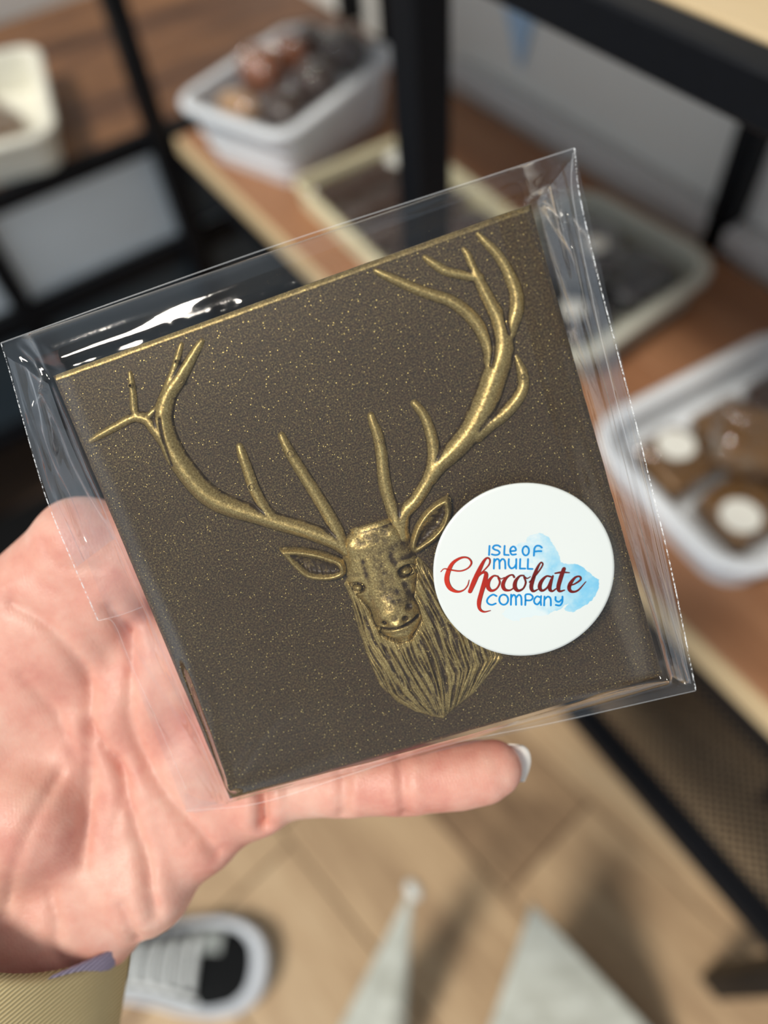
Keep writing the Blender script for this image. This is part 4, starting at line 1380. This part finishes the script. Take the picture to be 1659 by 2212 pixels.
def build_hand():
    h = 0.85
    AP = np.array([np.append(loc(p[0], p[1], p[2]), p[3] * RS + 3) for c in BONES for p in c])
    lo = (AP[:, :3] - AP[:, 3:]).min(0); hi = (AP[:, :3] + AP[:, 3:]).max(0)
    n = ((hi - lo) / h).astype(int)
    X, Y, Z = np.meshgrid(*[lo[k] + np.arange(n[k]) * h for k in range(3)], indexing='ij')
    F = np.full(X.shape, 1e3)
    ZSC = 1.18
    def smin(a, b, k):
        t = np.clip(0.5 + 0.5 * (b - a) / k, 0, 1)
        return b * (1 - t) + a * t - k * t * (1 - t)
    for c in BONES:
        pts = [np.append(loc(p[0], p[1], p[2]), p[3] * RS) for p in c]
        fin = len(c) >= 4 and c[0][3] < 10.0
        k = 3.0 if fin else 7.0
        zs = 1.0 if fin else ZSC
        G = np.full(X.shape, 1e3)
        for a, b in zip(pts[:-1], pts[1:]):
            r = max(a[3], b[3]) + 14
            bb = [slice(max(0, int((min(a[q], b[q]) - r - lo[q]) / h)), max(0, int((max(a[q], b[q]) + r - lo[q]) / h) + 1)) for q in range(3)]
            bb = tuple(bb)
            x, y, z = X[bb], Y[bb], Z[bb]
            if x.size == 0: continue
            d = b[:3] - a[:3]
            t = np.clip(((x - a[0]) * d[0] + (y - a[1]) * d[1] + (z - a[2]) * d[2]) / (d @ d), 0, 1)
            dist = np.sqrt((x - a[0] - t * d[0]) ** 2 + (y - a[1] - t * d[1]) ** 2 + ((z - a[2] - t * d[2]) * zs) ** 2) - (a[3] + t * (b[3] - a[3]))
            G[bb] = np.minimum(G[bb], dist)
        F = smin(F, G, k)
    for (px, py), z, r in PADS:
        c = loc(px, py, z)
        d = np.sqrt((X - c[0]) ** 2 + (Y - c[1]) ** 2 + ((Z - c[2] + 4) * 1.25) ** 2) - r * RS
        F = smin(F, d, 5.0)
    for pts, dep, w in CREASE:
        q = catmull(pts, 6)
        zc = -8.0
        Q = np.array([[*loc(p[0], p[1], zc)[:2], 0.0] for p in q])
        r = 6
        x0, y0 = Q[:, :2].min(0) - r; x1, y1 = Q[:, :2].max(0) + r
        i0, i1 = int((x0 - lo[0]) / h), int((x1 - lo[0]) / h); j0, j1 = int((y0 - lo[1]) / h), int((y1 - lo[1]) / h)
        i0, j0 = max(i0, 0), max(j0, 0)
        d, _ = seg_dist(X[i0:i1, j0:j1, 0], Y[i0:i1, j0:j1, 0], Q)
        g = dep * np.exp(-(d / w) ** 2) - 0.25 * dep * np.exp(-((d - 3.2 * w) / (1.6 * w)) ** 2)
        zq = loc(*pts[len(pts) // 2], -24)[2]
        front = smoothstep(zq - 12, zq - 5, Z[i0:i1, j0:j1, :])
        F[i0:i1, j0:j1, :] += g[..., None] * front
    # stay behind the wrapped bar
    box_d = np.maximum(np.maximum(np.abs(X) - 51.5, np.abs(Y) - 51.5), -(Z + 8.6))
    F = -smin(-F, box_d, 2.5)
    fin_d = np.maximum(np.maximum(X + 49, np.abs(Y) - 60), np.maximum(-(X + 66), -(Z + 5.6)))
    F = -smin(-F, fin_d, 2.0)
    V, Q = surface_nets(F, lo, h)
    for _ in range(2):     # a light relaxation
        S = np.zeros_like(V); c = np.zeros(len(V))
        for a in range(4):
            b = (a + 1) % 4
            np.add.at(S, Q[:, a], V[Q[:, b]]); np.add.at(c, Q[:, a], 1)
            np.add.at(S, Q[:, b], V[Q[:, a]]); np.add.at(c, Q[:, b], 1)
        V = V * 0.5 + 0.5 * S / c[:, None]
    return V * MM, Q

def skin_material():
    t = NT('skin')
    v = t.coords()
    big = t.noise(v, 34, 4, 0.6)
    mid = t.noise(v, 150, 4, 0.6)
    fine = t.noise(v, 900, 4, 0.7)
    vor = t.n('TexVoronoi', feature='DISTANCE_TO_EDGE')
    vor.inputs['Scale'].default_value = 900
    vs_ = t.coords((1.0, 2.4, 1.0), (0, 0, 0.9))
    t.l(vs_, vor.inputs['Vector'])
    wv = t.n('TexWave', wave_type='BANDS')
    wv.inputs['Scale'].default_value = 420; wv.inputs['Distortion'].default_value = 9; wv.inputs['Detail'].default_value = 3; wv.inputs['Detail Scale'].default_value = 0.6
    t.l(v, wv.inputs['Vector'])
    f_ = t.math('ADD', t.math('MULTIPLY', big, 0.6), t.math('MULTIPLY', mid, 0.4))
    c = t.ramp(f_, [(0.30, srgb(212, 136, 122)), (0.48, srgb(229, 167, 149)), (0.62, srgb(237, 187, 168)), (0.78, srgb(244, 206, 188))])
    h = t.math('ADD', t.math('MULTIPLY', vor.outputs['Distance'], 0.6), t.math('MULTIPLY', fine, 0.5))
    h = t.math('ADD', h, t.math('MULTIPLY', wv.outputs['Fac'], 0.10))
    h = t.math('ADD', h, t.math('MULTIPLY', mid, 0.8))
    nrm = t.bump(h, 0.34, 0.0004)
    return t.surf(t.bsdf(c, 0.42, 0, 0.45, nrm, Subsurface_Weight=0.22, Subsurface_Radius=(0.9, 0.35, 0.2), Subsurface_Scale=0.004))
MAT_SKIN = skin_material()
person = thing('person', 'open pink hand in a beige jacket sleeve holding up the wrapped chocolate', 'person', matrix=MB)
HV, HQ = build_hand()
hand = obj('hand', HV, HQ, MAT_SKIN, person, label='palm and fingers under the wrapped chocolate')

# nail of the little finger, its white end showing past the fingertip
def nail():
    vs, fs = [], []
    na, nl = 13, 7
    ax = loc(1096, 1655, -14) - loc(1000, 1668, -14); ax /= np.linalg.norm(ax)
    up = np.array([-ax[1], ax[0], 0])
    c0 = loc(1040, 1660, -14.5)
    for side in (0, 1):
        for j in range(nl):
            s = j / (nl - 1)
            for i in range(na):
                a = (i / (na - 1) - 0.5) * 2.1
                rad = 6.0
                u = math.sin(a) * rad * (1 - 0.10 * s)
                dz = -math.cos(a) * 4.6 + 1.0 + 2.4 * s
                L = 1.0 + s * (11.0 - 3.2 * (abs(math.sin(a)) ** 2.2))
                p = c0 + ax * L + up * (u + 0.4) + np.array([0, 0, dz - 0.7 * side])
                vs.append(p * MM)
    for side in (0, 1):
        o = side * na * nl
        for j in range(nl - 1):
            for i in range(na - 1):
                q = (o + j * na + i, o + j * na + i + 1, o + (j + 1) * na + i + 1, o + (j + 1) * na + i)
                fs.append(q if side == 0 else q[::-1])
    m = na * nl
    for i in range(na - 1):
        j = nl - 1
        fs.append((j * na + i, j * na + i + 1, m + j * na + i + 1, m + j * na + i))
        fs.append((i + 1, i, m + i, m + i + 1))
    for j in range(nl - 1):
        for i in (0, na - 1):
            fs.append((j * na + i, (j + 1) * na + i, m + (j + 1) * na + i, m + j * na + i))
    return obj('fingernail', vs, fs, plain('white nail', srgb(240, 234, 226), 0.25, 0, 0.5), person, label='white nail tip of the little finger')
nail()

def twill(name, c0, c1, scale, rough=0.85):
    t = NT(name)
    v = t.coords((1, 1, 1), (0.3, 0.2, 1.15))
    wv = t.n('TexWave', wave_type='BANDS')
    wv.inputs['Scale'].default_value = scale; wv.inputs['Distortion'].default_value = 0.6; wv.inputs['Detail'].default_value = 1
    t.l(v, wv.inputs['Vector'])
    nz = t.noise(v, 60, 3)
    f_ = t.math('ADD', t.math('MULTIPLY', wv.outputs['Fac'], 0.6), t.math('MULTIPLY', nz, 0.4))
    return t.surf(t.bsdf(t.ramp(f_, [(0.25, c0), (0.7, c1)]), rough, 0, 0.2, t.bump(wv.outputs['Fac'], 0.5, 0.0005)))
def sleeve(name, c_a, c_b, ru, rz, mat, flare=0.0, thick=1.2, tilt=0.0, seed=1, reach=1.0):
    A_, B_ = loc(*c_a), loc(*c_b)
    ax = B_ - A_; L = np.linalg.norm(ax) * reach; ax /= np.linalg.norm(ax)
    u = np.cross([0, 0, 1.0], ax); u /= np.linalg.norm(u)
    w = np.cross(ax, u)
    n, m = 64, 24
    vs, fs = [], []
    rows = [(0, thick), (0, 0)] + [(k / (m - 1), 0) for k in range(1, m)]
    rows = [(k / (m - 1), thick) for k in range(m - 1, 0, -1)] + [(0.0, thick), (-0.012, thick * .5), (0, 0)] + [(k / (m - 1), 0) for k in range(1, m)]
    for f_, ins in rows:
        for i in range(n):
            a = 2 * math.pi * i / n
            wob = 1 + 0.045 * math.sin(3 * a + f_ * 5 + seed) + 0.03 * math.sin(5 * a - f_ * 9 + seed * 2)
            r1, r2 = (ru * wob - ins) * (1 + flare * f_), (rz * wob - ins) * (1 + flare * f_)
            p = A_ + ax * (L * f_ + tilt * math.cos(a)) + u * r1 * math.cos(a) + w * r2 * math.sin(a)
            vs.append(p * MM)
    for r in range(len(rows) - 1):
        for i in range(n):
            fs.append((r * n + i, r * n + (i + 1) % n, (r + 1) * n + (i + 1) % n, (r + 1) * n + i))
    return obj(name, vs, fs, mat, person)
o = sleeve('jacket_sleeve', (-10, 1908, -22), (-120, 2480, -26), 34.4, 32.0, twill('beige twill', srgb(176, 156, 112), srgb(214, 194, 148), 420), 0.32, 1.6, 9, 1, 3.6)
o['label'] = 'beige twill jacket cuff'
o = sleeve('knit_cuff', (10, 1985, -22), (-104, 2560, -26), 32.0, 27.4, twill('lilac grey knit', srgb(128, 118, 138), srgb(166, 154, 176), 420), -0.30, 1.2, -5, 1, 0.5)
o['label'] = 'lilac grey knitted cuff inside the jacket sleeve'
